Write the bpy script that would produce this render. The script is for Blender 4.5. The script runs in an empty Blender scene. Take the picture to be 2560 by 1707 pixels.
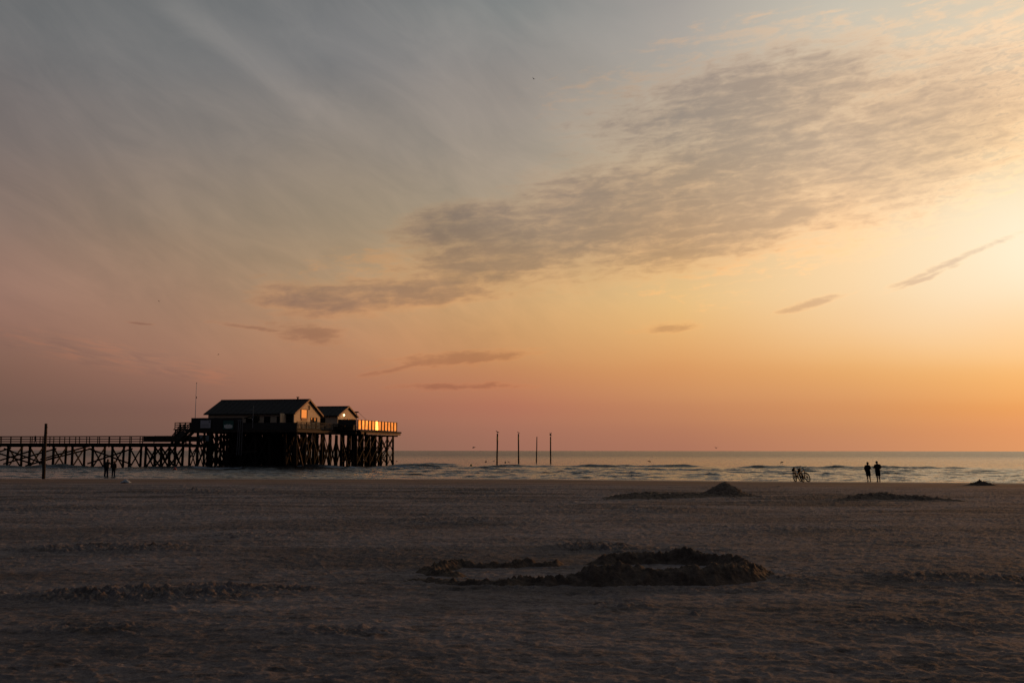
import bpy, bmesh, math, random
import numpy as np
from mathutils import Vector, Matrix

R = math.radians
random.seed(7)
rng = np.random.default_rng(11)
sc = bpy.context.scene
COL = sc.collection

# ------------------------------------------------------------------ camera
F_PX = 2489.0                      # 35 mm lens on a 36 mm sensor, photo is 2560 wide
HOR = 1126.3                       # horizon row of the photo at its centre
CAMZ = 2.65
pitch = math.atan((HOR - 853.5) / F_PX)
cam_rot = Matrix.Rotation(R(90) + pitch, 3, 'X') @ Matrix.Rotation(R(0.07), 3, 'Z')
cd = bpy.data.cameras.new('camera')
cd.lens = 35.0
cd.sensor_width = 36.0
cd.clip_start = 0.1
cd.clip_end = 60000
cam = bpy.data.objects.new('camera', cd)
cam.matrix_world = Matrix.Translation((0, 0, CAMZ)) @ cam_rot.to_4x4()
COL.objects.link(cam)
sc.camera = cam


def ray(px, py):
    return cam_rot @ Vector(((px - 1280) / F_PX, -(py - 853.5) / F_PX, -1.0))


def at(px, py, Y):
    """World point at photo position (px, py) and forward distance Y."""
    d = ray(px, py)
    k = Y / d.y
    return Vector((d.x * k, Y, CAMZ + d.z * k))


def azel(px, py):
    d = ray(px, py)
    return math.degrees(math.atan2(d.x, d.y)), math.degrees(math.atan2(d.z, math.hypot(d.x, d.y)))


def shore(X):
    t = np.clip((np.asarray(X, float) - 2.0) / 44.0, 0, 1)
    return 95.4 - 10.6 * t * (1.35 - 0.35 * t)


def base_z(X, Y):
    """Beach profile: 1.05 m above the water at the camera, falling to the waterline and on under the sea."""
    ys = shore(X)
    t = Y / ys
    z = np.where(t < 1, 1.05 * (1 - t), -1.4 * (t - 1))
    z = np.where(Y < 0, 1.05 + 0.004 * (-Y), z)
    return np.maximum(z, -4.0)


def gpt(px, py):
    """Point of the beach surface seen at photo position (px, py)."""
    d = ray(px, py)
    lo, hi = 2.0, 140.0
    for _ in range(50):
        mid = (lo + hi) / 2
        z = CAMZ + d.z / d.y * mid
        if z > float(base_z(np.array(d.x / d.y * mid), np.array(mid))):
            lo = mid
        else:
            hi = mid
    Y = lo
    X = d.x / d.y * Y
    return Vector((X, Y, float(base_z(np.array(X), np.array(Y)))))


# ------------------------------------------------------------------ tagging
def tag(o, label=None, cat=None, group=None, kind=None):
    if label: o['label'] = label
    if cat: o['category'] = cat
    if group: o['group'] = group
    if kind: o['kind'] = kind
    return o


def empty(name, loc, label=None, cat=None, group=None, rz=0.0):
    o = bpy.data.objects.new(name, None)
    o.location = loc
    o.rotation_euler = (0, 0, rz)
    o.empty_display_size = 0.3
    COL.objects.link(o)
    return tag(o, label, cat, group)


def link_mesh(name, me, mat=None, parent=None, smooth=False):
    if mat: me.materials.append(mat)
    if smooth:
        me.polygons.foreach_set('use_smooth', [True] * len(me.polygons))
    o = bpy.data.objects.new(name, me)
    COL.objects.link(o)
    if parent is not None:
        o.parent = parent
        # vertices are given in world space: cancel every ancestor's transform
        o.matrix_parent_inverse = Matrix.Identity(4)
        m = wm(parent).inverted()
        me.transform(m)
    return o


def wm(o):
    m = Matrix.LocRotScale(o.location, o.rotation_euler, o.scale)
    return (wm(o.parent) @ m) if o.parent else m


class MB:
    """Collects shapes given in world space and links them as ONE mesh object."""
    def __init__(s):
        s.v = []
        s.f = []

    def add(s, vs, fs):
        n = len(s.v)
        s.v += [tuple(p) for p in vs]
        s.f += [tuple(i + n for i in f) for f in fs]
        return s

    def box(s, c, size, ax=None):
        """ax: (ex, ey, ez) axes; size full lengths."""
        c = Vector(c)
        ex, ey, ez = ax or (Vector((1, 0, 0)), Vector((0, 1, 0)), Vector((0, 0, 1)))
        a, b, d = ex * size[0] / 2, ey * size[1] / 2, ez * size[2] / 2
        vs = [c + i * a + j * b + k * d for i in (-1, 1) for j in (-1, 1) for k in (-1, 1)]
        fs = [(0, 1, 3, 2), (4, 6, 7, 5), (0, 4, 5, 1), (2, 3, 7, 6), (0, 2, 6, 4), (1, 5, 7, 3)]
        return s.add(vs, fs)

    def bar(s, p, q, w, h=None):
        """Rectangular timber from p to q."""
        p, q = Vector(p), Vector(q)
        d = (q - p)
        L = d.length
        ex = d.normalized()
        up = Vector((0, 0, 1)) if abs(ex.z) < 0.95 else Vector((0, 1, 0))
        ey = up.cross(ex).normalized()
        ez = ex.cross(ey)
        return s.box((p + q) / 2, (L, w, h or w), (ex, ey, ez))

    def tube(s, pts, rad, n=8, caps=True, flat=1.0):
        """Round bar through pts; rad one value, or one per point (value or (rx, ry))."""
        pts = [Vector(p) for p in pts]
        if not isinstance(rad, (list, tuple)): rad = [rad] * len(pts)
        rings = []
        ref = None
        for i, p in enumerate(pts):
            a = pts[max(i - 1, 0)]
            b = pts[min(i + 1, len(pts) - 1)]
            t = (b - a).normalized()
            if ref is None:
                ref = Vector((1, 0, 0)) if abs(t.x) < 0.9 else Vector((0, 1, 0))
            u = (ref - t * ref.dot(t)).normalized()
            w = t.cross(u)
            r = rad[i]
            rx, ry = r if isinstance(r, (list, tuple)) else (r, r * flat)
            rings.append([p + u * rx * math.cos(2 * math.pi * k / n) + w * ry * math.sin(2 * math.pi * k / n) for k in range(n)])
        base = len(s.v)
        for rg in rings: s.v += [tuple(x) for x in rg]
        for i in range(len(pts) - 1):
            for k in range(n):
                k2 = (k + 1) % n
                s.f.append((base + i * n + k, base + i * n + k2, base + (i + 1) * n + k2, base + (i + 1) * n + k))
        if caps:
            s.f.append(tuple(base + k for k in reversed(range(n))))
            s.f.append(tuple(base + (len(pts) - 1) * n + k for k in range(n)))
        return s

    def ball(s, c, r, n=10, m=7):
        c = Vector(c)
        rx, ry, rz = r if isinstance(r, (list, tuple)) else (r, r, r)
        vs = [c + Vector((0, 0, rz))]
        for i in range(1, m):
            a = math.pi * i / m
            for k in range(n):
                b = 2 * math.pi * k / n
                vs.append(c + Vector((rx * math.sin(a) * math.cos(b), ry * math.sin(a) * math.sin(b), rz * math.cos(a))))
        vs.append(c - Vector((0, 0, rz)))
        fs = [(0, 1 + k, 1 + (k + 1) % n) for k in range(n)]
        for i in range(m - 2):
            for k in range(n):
                a = 1 + i * n
                fs.append((a + k, a + n + k, a + n + (k + 1) % n, a + (k + 1) % n))
        L = len(vs) - 1
        a = 1 + (m - 2) * n
        fs += [(L, a + (k + 1) % n, a + k) for k in range(n)]
        return s.add(vs, fs)

    def prism(s, poly, z0, z1):
        n = len(poly)
        vs = [(p[0], p[1], z0) for p in poly] + [(p[0], p[1], z1) for p in poly]
        fs = [tuple(reversed(range(n))), tuple(range(n, 2 * n))]
        fs += [(i, (i + 1) % n, n + (i + 1) % n, n + i) for i in range(n)]
        return s.add(vs, fs)

    def torus(s, c, Rr, r, e1, e2, n=28, m=6, a0=0.0, a1=2 * math.pi):
        c = Vector(c)
        e3 = e1.cross(e2)
        full = abs(a1 - a0 - 2 * math.pi) < 1e-6
        cnt = n if full else n + 1
        base = len(s.v)
        for i in range(cnt):
            a = a0 + (a1 - a0) * i / n
            d = e1 * math.cos(a) + e2 * math.sin(a)
            for k in range(m):
                b = 2 * math.pi * k / m
                s.v.append(tuple(c + d * (Rr + r * math.cos(b)) + e3 * r * math.sin(b)))
        for i in range(n if full else cnt - 1):
            for k in range(m):
                s.f.append((base + i * m + k, base + ((i + 1) % cnt) * m + k,
                            base + ((i + 1) % cnt) * m + (k + 1) % m, base + i * m + (k + 1) % m))
        return s

    def build(s, name, mat, parent=None, smooth=False):
        me = bpy.data.meshes.new(name)
        me.from_pydata(s.v, [], s.f)
        bm = bmesh.new()
        bm.from_mesh(me)
        bmesh.ops.recalc_face_normals(bm, faces=bm.faces)
        bm.to_mesh(me)
        bm.free()
        return link_mesh(name, me, mat, parent, smooth)


# ------------------------------------------------------------------ numpy noise
_perm = rng.permutation(512)
_perm = np.concatenate([_perm, _perm, _perm])
_ang = rng.random(512) * 2 * np.pi
_gx, _gy = np.cos(_ang), np.sin(_ang)


def perlin(x, y):
    xi = np.floor(x).astype(np.int64)
    yi = np.floor(y).astype(np.int64)
    xf, yf = x - xi, y - yi
    u = xf * xf * xf * (xf * (xf * 6 - 15) + 10)
    v = yf * yf * yf * (yf * (yf * 6 - 15) + 10)

    def g(ix, iy, dx, dy):
        h = _perm[(_perm[ix & 511] + iy) & 511]
        return _gx[h] * dx + _gy[h] * dy
    a = g(xi, yi, xf, yf)
    b = g(xi + 1, yi, xf - 1, yf)
    c = g(xi, yi + 1, xf, yf - 1)
    d = g(xi + 1, yi + 1, xf - 1, yf - 1)
    return ((a + u * (b - a)) + v * ((c + u * (d - c)) - (a + u * (b - a)))) * 1.5


def fbm(x, y, oct=4, lac=2.03, gain=0.5):
    s = 0
    a = 1.0
    for i in range(oct):
        s = s + a * perlin(x + 17.3 * i, y - 9.1 * i)
        x, y = x * lac, y * lac
        a *= gain
    return s


def sstep(a, b, x):
    t = np.clip((x - a) / (b - a), 0, 1)
    return t * t * (3 - 2 * t)


def grid_mesh(name, X, Y, Z, mat, parent=None, attrs=None, smooth=True):
    ny, nx = X.shape
    me = bpy.data.meshes.new(name)
    me.vertices.add(nx * ny)
    co = np.stack([X.ravel(), Y.ravel(), Z.ravel()], 1).astype(np.float32)
    me.vertices.foreach_set('co', co.ravel())
    i = np.arange((ny - 1) * (nx - 1))
    r, c = i // (nx - 1), i % (nx - 1)
    a = r * nx + c
    q = np.stack([a, a + 1, a + nx + 1, a + nx], 1)
    me.loops.add(q.size)
    me.loops.foreach_set('vertex_index', q.ravel().astype(np.int32))
    me.polygons.add(len(q))
    me.polygons.foreach_set('loop_start', (np.arange(len(q)) * 4).astype(np.int32))
    me.polygons.foreach_set('loop_total', np.full(len(q), 4, np.int32))
    me.update(calc_edges=True)
    me.validate()
    for k, val in (attrs or {}).items():
        at_ = me.attributes.new(k, 'FLOAT', 'POINT')
        at_.data.foreach_set('value', val.ravel().astype(np.float32))
    return link_mesh(name, me, mat, parent, smooth)


# ------------------------------------------------------------------ node helper
class NT:
    def __init__(s, tree):
        s.t = tree
        s.x = 0

    def n(s, typ, **kw):
        nd = s.t.nodes.new(typ)
        s.x += 60
        nd.location = (s.x, 0)
        for k, v in kw.items(): setattr(nd, k, v)
        return nd

    def put(s, sock, v):
        if isinstance(v, bpy.types.NodeSocket): s.t.links.new(v, sock)
        elif v is not None:
            if isinstance(v, (tuple, list)) and len(v) == 3 and len(sock.default_value) == 4: v = (*v, 1)
            sock.default_value = v

    def m(s, op, a, b=None, c=None, clamp=False):
        nd = s.n('ShaderNodeMath', operation=op, use_clamp=clamp)
        for i, v in enumerate((a, b, c)):
            if v is not None: s.put(nd.inputs[i], v)
        return nd.outputs[0]

    def vm(s, op, a, b=None, scale=None):
        nd = s.n('ShaderNodeVectorMath', operation=op)
        s.put(nd.inputs[0], a)
        if b is not None: s.put(nd.inputs[1], b)
        if scale is not None: s.put(nd.inputs[3], scale)
        return nd.outputs['Value'] if op in ('LENGTH', 'DOT_PRODUCT', 'DISTANCE') else nd.outputs[0]

    def xyz(s, v):
        nd = s.n('ShaderNodeSeparateXYZ')
        s.put(nd.inputs[0], v)
        return nd.outputs

    def comb(s, x, y, z=0.0):
        nd = s.n('ShaderNodeCombineXYZ')
        for i, v in enumerate((x, y, z)): s.put(nd.inputs[i], v)
        return nd.outputs[0]

    def mix(s, f, a, b, blend='MIX'):
        nd = s.n('ShaderNodeMix', data_type='RGBA', blend_type=blend)
        s.put(nd.inputs[0], f)
        s.put(nd.inputs[6], a)
        s.put(nd.inputs[7], b)
        return nd.outputs[2]

    def rng(s, v, a, b, c=0.0, d=1.0, smooth=True):
        nd = s.n('ShaderNodeMapRange', interpolation_type='SMOOTHSTEP' if smooth else 'LINEAR')
        for i, x in enumerate((v, a, b, c, d)): s.put(nd.inputs[i], x)
        return nd.outputs[0]

    def noise(s, vec, scale, detail=4.0, rough=0.5, dist=0.0, dim='3D', col=False):
        nd = s.n('ShaderNodeTexNoise', noise_dimensions=dim)
        s.put(nd.inputs['Vector'], vec)
        nd.inputs['Scale'].default_value = scale
        nd.inputs['Detail'].default_value = detail
        nd.inputs['Roughness'].default_value = rough
        nd.inputs['Distortion'].default_value = dist
        return nd.outputs['Color' if col else 'Fac']

    def mapping(s, vec, loc=(0, 0, 0), rot=(0, 0, 0), scale=(1, 1, 1), typ='POINT'):
        nd = s.n('ShaderNodeMapping', vector_type=typ)
        s.put(nd.inputs['Vector'], vec)
        nd.inputs['Location'].default_value = loc
        nd.inputs['Rotation'].default_value = rot
        nd.inputs['Scale'].default_value = scale
        return nd.outputs[0]

    def ramp(s, fac, stops, interp='LINEAR'):
        nd = s.n('ShaderNodeValToRGB')
        cr = nd.color_ramp
        cr.interpolation = interp
        while len(cr.elements) < len(stops): cr.elements.new(0.5)
        for e, (p, c) in zip(cr.elements, stops):
            e.position = p
        for e, (p, c) in zip(cr.elements, stops):
            e.color = (*c, 1)
        s.put(nd.inputs[0], fac)
        return nd.outputs[0]


def lin(c):
    return tuple((x / 255 / 12.92) if x / 255 <= 0.04045 else ((x / 255 + 0.055) / 1.055) ** 2.4 for x in c)


def mat(name, color, rough=0.7, metallic=0.0, var=0.15, scale=6.0, bump=0.0, bscale=20.0, stretch=(1, 1, 1), spec=0.5, emit=None, estr=0):
    m = bpy.data.materials.new(name)
    m.use_nodes = True
    t = NT(m.node_tree)
    b = m.node_tree.nodes['Principled BSDF']
    tc = t.n('ShaderNodeTexCoord').outputs['Object']
    v = t.mapping(tc, scale=stretch)
    n = t.noise(v, scale, 5, 0.6)
    f = t.rng(n, 0.3, 0.7, 1 - var, 1 + var)
    t.put(b.inputs['Base Color'], t.vm('SCALE', tuple(color), scale=f))
    b.inputs['Roughness'].default_value = rough
    b.inputs['Metallic'].default_value = metallic
    b.inputs['Specular IOR Level'].default_value = spec
    if bump:
        bp = t.n('ShaderNodeBump')
        bp.inputs['Strength'].default_value = bump
        bp.inputs['Distance'].default_value = 0.02
        t.put(bp.inputs['Height'], t.noise(v, bscale, 4, 0.6))
        t.put(b.inputs['Normal'], bp.outputs[0])
    if emit:
        b.inputs['Emission Color'].default_value = (*emit, 1)
        b.inputs['Emission Strength'].default_value = estr
    return m

# ------------------------------------------------------------------ sky and sun
SUN_AZ, SUN_EL = 44.0, 3.0
sun_dir = Vector((math.sin(R(SUN_AZ)) * math.cos(R(SUN_EL)), math.cos(R(SUN_AZ)) * math.cos(R(SUN_EL)), math.sin(R(SUN_EL))))
ld = bpy.data.lights.new('sun', 'SUN')
ld.energy = 1.55
ld.angle = R(1.0)
ld.color = (1.0, 0.42, 0.14)
sun = bpy.data.objects.new('sun', ld)
sun.rotation_euler = sun_dir.to_track_quat('Z', 'Y').to_euler()
COL.objects.link(sun)

world = bpy.data.worlds.new('World')
sc.world = world
world.use_nodes = True
wt = world.node_tree
wt.nodes.clear()
W = NT(wt)
d3 = W.n('ShaderNodeTexCoord').outputs['Generated']
dx, dy, dz = W.xyz(d3)[0:3]
AZ = W.m('MULTIPLY', W.m('ARCTAN2', dx, dy), 57.29578)
EL = W.m('MULTIPLY', W.m('ARCSINE', dz), 57.29578)
AE = W.comb(AZ, EL, 0.0)

# clear-sky colours by azimuth and elevation (degrees), as 8-bit values read off the sky
rows = (0, 200, 400, 600, 750, 900, 1000, 1060, 1120)
cols = (0, 427, 853, 1280, 1707, 2133, 2560)
G = {
 0:    ((108,109,110),(112,114,115),(119,120,121),(130,133,132),(162,157,152),(198,191,176),(220,206,182)),
 200:  ((116,111,110),(122,119,117),(129,126,124),(148,141,135),(176,167,154),(210,192,166),(232,208,174)),
 400:  ((126,113,107),(134,123,114),(144,133,121),(163,150,135),(190,174,149),(226,203,170),(246,221,180)),
 600:  ((138,115,103),(149,128,109),(158,138,114),(178,155,124),(212,180,138),(250,216,170),(255,238,206)),
 750:  ((146,112,98),(160,126,104),(180,144,110),(204,163,115),(232,190,130),(248,211,163),(255,227,188)),
 900:  ((133,99,85),(154,113,94),(181,130,98),(200,144,97),(222,162,104),(238,182,120),(251,196,132)),
 1000: ((116,87,76),(132,96,83),(163,112,90),(184,121,92),(202,140,96),(220,155,100),(240,168,98)),
 1060: ((110,84,74),(124,91,79),(150,105,87),(170,114,92),(186,126,93),(206,142,96),(230,154,96)),
 1120: ((106,82,73),(118,88,78),(136,100,84),(158,108,90),(172,116,92),(196,134,98),(222,150,98)),
}
ELMAX = 60.0
columns = []
for ci, px in enumerate(cols):
    st = []
    for py in reversed(rows):
        a, e = azel(px, py)
        st.append((max(e, 0.0) / ELMAX, lin(G[py][ci])))
    top = tuple(x * 0.62 for x in lin(G[0][ci]))
    top = (top[0] * 0.9, top[1], top[2] * 1.1)
    st.append((45 / ELMAX, tuple(x * 0.85 for x in top)))
    st.append((1.0, lin((82, 88, 96))))
    columns.append((azel(px, 900)[0], st))
# the part of the sky outside the photograph
zen = lin((78, 84, 92))
def simple(az, hor, low, mid):
    return (az, [(0.0, lin(hor)), (8 / ELMAX, lin(low)), (22 / ELMAX, lin(mid)), (1.0, zen)])
extra_l = [simple(-180, (58, 58, 66), (64, 64, 74), (68, 72, 82)), simple(-100, (72, 62, 62), (84, 74, 74), (80, 82, 90)),
           simple(-55, (94, 74, 68), (118, 92, 84), (98, 100, 104))]
extra_r = [(37.0, [(0.0, (0.80, 0.32, 0.11)), (3 / ELMAX, (0.90, 0.38, 0.11)), (7 / ELMAX, (1.00, 0.62, 0.26)), (12 / ELMAX, (1.05, 0.86, 0.58)), (22 / ELMAX, (0.80, 0.64, 0.42)), (1.0, zen)]),
           simple(60, (200, 130, 90), (235, 180, 120), (200, 180, 150)), simple(100, (110, 86, 78), (130, 108, 98), (110, 110, 112)),
           simple(180, (58, 58, 66), (64, 64, 74), (68, 72, 82))]
columns = extra_l + columns + extra_r
# gentle warping so that the colour bands are never straight
wv = W.noise(W.vm('MULTIPLY', AE, (0.05, 0.12, 1)), 1.0, 2, 0.5)
ELw = W.m('ADD', EL, W.m('MULTIPLY', W.m('SUBTRACT', wv, 0.5), W.rng(EL, 0.5, 8, 0.0, 3.0)))
fac = W.m('DIVIDE', ELw, ELMAX, clamp=True)
base = None
prev = None
for az_, st in columns:
    c = W.ramp(fac, st, 'LINEAR' if len(st) < 8 else 'CARDINAL')
    if base is None: base = c
    else: base = W.mix(W.rng(AZ, prev, az_, smooth=False), base, c)
    prev = az_
# glow of the veiled sun
glow_dir = (math.sin(R(38)) * math.cos(R(8)), math.cos(R(38)) * math.cos(R(8)), math.sin(R(8)))
sd = W.m('MAXIMUM', W.vm('DOT_PRODUCT', d3, glow_dir), 0.0)
g1 = W.m('POWER', sd, 60.0)
g2 = W.m('POWER', sd, 900.0)
base = W.mix(1.0, base, W.vm('SCALE', (0.07, 0.05, 0.03), scale=g1), 'ADD')
base = W.mix(1.0, base, W.vm('SCALE', (2.5, 1.5, 0.7), scale=g2), 'ADD')

# thin high streaks running down to the right across the left half
def px2(px, py): return azel(px, py)
sv = W.mapping(AE, rot=(0, 0, R(33)), scale=(1, 1, 1))
sv = W.vm('MULTIPLY', sv, (0.045, 0.38, 1))
s1 = W.noise(sv, 1.0, 5, 0.55, 0.6)
sv2 = W.vm('MULTIPLY', W.mapping(AE, rot=(0, 0, R(40))), (0.10, 0.24, 1))
s2 = W.noise(sv2, 1.0, 4, 0.5, 0.8)
streak = W.m('ADD', W.m('MULTIPLY', W.m('SUBTRACT', s1, 0.5), 0.16), W.m('MULTIPLY', W.m('SUBTRACT', s2, 0.5), 0.30))
smask = W.m('MULTIPLY', W.rng(AZ, 12, -4), W.rng(EL, 3, 9))
s3 = W.noise(W.vm('MULTIPLY', W.mapping(AE, rot=(0, 0, R(28))), (0.16, 0.42, 1)), 1.0, 6, 0.6, 1.2)
streak = W.m('ADD', streak, W.m('MULTIPLY', W.m('SUBTRACT', s3, 0.47), 0.30))
streak = W.m('MULTIPLY', streak, smask)
# the one broad band near the top, left of the middle
ba, be = px2(640, 160)
bx = W.xyz(W.mapping(AE, loc=(ba, be, 0), rot=(0, 0, R(-31)), scale=(9.0, 0.95, 1), typ='TEXTURE'))
bw = W.m('ADD', bx[1], W.m('MULTIPLY', W.m('SUBTRACT', s2, 0.5), 1.2))
band = W.m('MULTIPLY', W.rng(W.m('ABSOLUTE', bw), 1.5, 0.1), W.rng(W.m('ABSOLUTE', bx[0]), 1.1, 0.4))
streak = W.m('ADD', streak, W.m('MULTIPLY', band, 0.12))
warm = W.mix(1.0, base, W.comb(W.m('ADD', 1.0, W.m('MULTIPLY', streak, 1.2)), W.m('ADD', 1.0, W.m('MULTIPLY', streak, 1.0)), W.m('ADD', 1.0, W.m('MULTIPLY', streak, 0.85))), 'MULTIPLY')
base = warm

# ---- the cloud bank: union of ellipses in (azimuth, elevation), edges broken by noise
wn = W.noise(W.vm('MULTIPLY', AE, (0.22, 0.5, 1)), 1.0, 3, 0.55, col=True)
warp = W.vm('MULTIPLY', W.vm('SUBTRACT', wn, (0.5, 0.5, 0.5)), (3.0, 1.2, 0))
AEw = W.vm('ADD', AE, warp)

def dist_field(blobs, vec, k=0.25):
    out = None
    for (px, py, hx, hy, rot) in blobs:
        a, e = azel(px, py)
        deg = math.degrees(1 / F_PX)
        mv = W.mapping(vec, loc=(a, e, 0), rot=(0, 0, R(rot)), scale=(hx * deg * 0.97, hy * deg * 0.97, 1), typ='TEXTURE')
        L = W.vm('LENGTH', mv)
        out = L if out is None else W.m('SMOOTH_MIN', out, L, k)
    return out

bank = dist_field([(800, 750, 175, 48, -2), (1030, 728, 260, 46, 3), (1270, 635, 320, 100, 14), (1180, 565, 230, 65, 8), (1520, 540, 380, 160, 14), (1920, 555, 230, 70, 16),
                   (1740, 590, 350, 95, 10), (1850, 430, 480, 190, 18), (1880, 255, 470, 130, 7), (2280, 360, 420, 190, 22)], AEw)
fringe = dist_field([(1050, 640, 330, 60, 12), (1750, 200, 420, 60, 3), (2350, 200, 460, 260, 20), (2050, 480, 500, 160, 22), (1900, 90, 300, 60, 4)], AEw)
# mottled texture: flattened puffs, finer towards the horizon
fv = W.vm('MULTIPLY', W.mapping(AE, rot=(0, 0, R(-4))), (0.55, 1.75, 1))
fn = W.noise(fv, 1.0, 7, 0.6, 0.5)
fv2 = W.vm('MULTIPLY', W.mapping(AE, rot=(0, 0, R(-6))), (1.5, 4.6, 1))
fn2 = W.noise(fv2, 1.0, 5, 0.62, 0.4)
rip = W.noise(W.vm('MULTIPLY', W.mapping(AE, rot=(0, 0, R(-4))), (0.16, 2.3, 1)), 1.0, 4, 0.5, 0.5)
tex = W.m('ADD', W.m('MULTIPLY', W.m('SUBTRACT', fn, 0.5), 1.35), W.m('ADD', W.m('MULTIPLY', W.m('SUBTRACT', fn2, 0.5), 0.55), W.m('MULTIPLY', W.m('SUBTRACT', rip, 0.5), 0.7)))
dens = W.rng(W.m('SUBTRACT', bank, W.m('MULTIPLY', tex, 0.62)), 1.24, W.rng(AZ, -14, 4, 0.75, 0.50))
dens_fr = W.m('MULTIPLY', W.rng(W.m('SUBTRACT', fringe, W.m('MULTIPLY', tex, 1.6)), 1.05, 0.2), 0.8)
# shade: the thick parts turn brown grey, the thin rims catch the light; more light shows through on the right
rightlit = W.rng(AZ, 12, 28)
core = W.rng(bank, 1.25, 0.25)
thick = W.m('SUBTRACT', W.m('ADD', W.m('ADD', 0.26, W.m('MULTIPLY', core, 0.60)), W.m('MULTIPLY', tex, 0.85)), W.m('MULTIPLY', rightlit, 0.16))
shade_f = W.rng(thick, 0.12, 1.05)
shade = W.mix(1.0, base, W.mix(W.rng(AZ, -14, 16), (0.67, 0.64, 0.73), (0.67, 0.63, 0.66)), 'MULTIPLY')
lit = W.mix(1.0, base, W.mix(W.rng(AZ, -12, 10), (1.24, 1.08, 0.92), (1.30, 1.12, 0.98)), 'MULTIPLY')
mott = W.m('MULTIPLY', W.rng(W.m('ADD', W.m('MULTIPLY', fn2, 0.6), W.m('MULTIPLY', fn, 0.4)), 0.60, 0.36), W.m('MULTIPLY', rightlit, 0.85))
shade_f = W.m('MAXIMUM', shade_f, mott)
ccol = W.mix(shade_f, lit, shade)
sky = W.mix(W.m('MULTIPLY', dens_fr, W.rng(tex, -0.30, 0.40)), base, W.mix(1.0, lit, (1.05, 0.98, 0.92), 'MULTIPLY'))
sky = W.mix(W.m('MULTIPLY', dens, 0.92), sky, ccol)
# the small separate clouds lower down
small = dist_field([(765, 832, 90, 24, -6), (640, 821, 100, 6, -6), (1150, 896, 175, 18, 5), (1010, 917, 95, 8, 12), (1145, 966, 150, 9, 1),
                    (1668, 818, 70, 15, 3), (2035, 758, 80, 10, 13), (2375, 658, 150, 9, 21), (2310, 697, 90, 7, 20), (355, 808, 30, 3.0, -4)],
                   W.vm('ADD', AE, W.vm('MULTIPLY', warp, (0.25, 0.12, 0))), 0.12)
sdn = W.rng(W.m('SUBTRACT', small, W.m('MULTIPLY', tex, 1.7)), 1.5, 0.15)
sky = W.mix(W.m('MULTIPLY', W.m('MULTIPLY', sdn, W.m('SUBTRACT', 1.0, sdn)), 1.6), sky, W.mix(1.0, base, (1.16, 1.05, 0.95), 'MULTIPLY'))
sky = W.mix(W.m('MULTIPLY', W.rng(sdn, 0.05, 1.15), 0.88), sky, W.mix(1.0, base, (0.78, 0.71, 0.72), 'MULTIPLY'))
# faint pink wisps low on the left
lw = dist_field([(250, 880, 300, 40, -8), (470, 925, 130, 30, -10)], AEw)
lt = W.noise(W.vm('MULTIPLY', W.mapping(AE, rot=(0, 0, R(9))), (0.5, 4.2, 1)), 1.0, 5, 0.6, 0.6)
lwf = W.m('MULTIPLY', W.rng(lw, 1.2, 0.3), W.rng(lt, 0.47, 0.64))
sky = W.mix(W.m('MULTIPLY', lwf, 0.75), sky, W.mix(1.0, base, (1.2, 1.06, 0.98), 'MULTIPLY'))
lwd = W.m('MULTIPLY', W.rng(lw, 1.2, 0.3), W.rng(lt, 0.5, 0.36))
sky = W.mix(W.m('MULTIPLY', lwd, 0.7), sky, W.mix(1.0, base, (0.88, 0.88, 0.93), 'MULTIPLY'))
bg = W.n('ShaderNodeBackground')
W.put(bg.inputs[0], sky)
bg.inputs[1].default_value = 1.0
wo = W.n('ShaderNodeOutputWorld')
wt.links.new(bg.outputs[0], wo.inputs[0])
world.cycles.sampling_method = 'MANUAL'
world.cycles.sample_map_resolution = 512
sc.view_settings.view_transform = 'Standard'
sc.view_settings.look = 'None'
sc.view_settings.exposure = 0
sc.view_settings.gamma = 1
sc.view_settings.use_curve_mapping = False

# ------------------------------------------------------------------ the beach
def seg_ridge(X, Y, pts):
    """Height of a crumbly wall running through pts = (x, y, height, halfwidth)."""
    out = np.zeros_like(X)
    for (x0, y0, h0, w0), (x1, y1, h1, w1) in zip(pts[:-1], pts[1:]):
        dx_, dy_ = x1 - x0, y1 - y0
        L2 = dx_ * dx_ + dy_ * dy_ + 1e-9
        t = np.clip(((X - x0) * dx_ + (Y - y0) * dy_) / L2, 0, 1)
        d = np.hypot(X - (x0 + t * dx_), Y - (y0 + t * dy_))
        w = w0 + t * (w1 - w0)
        h = h0 + t * (h1 - h0)
        out = np.maximum(out, h * (1 - sstep(0.0, 1.0, d / w)))
    return out


def patch(X, Y, px, py, hx_px, depth, soft=0.35):
    """Mask 0..1 of an elliptical area of the beach; centre given in the photo, half depth in metres."""
    g = gpt(px, py)
    hx = hx_px / F_PX * g.y
    r = np.hypot((X - g.x) / hx, (Y - g.y) / depth)
    return 1 - sstep(1 - soft * 1.6, 1 + soft, r)


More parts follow.
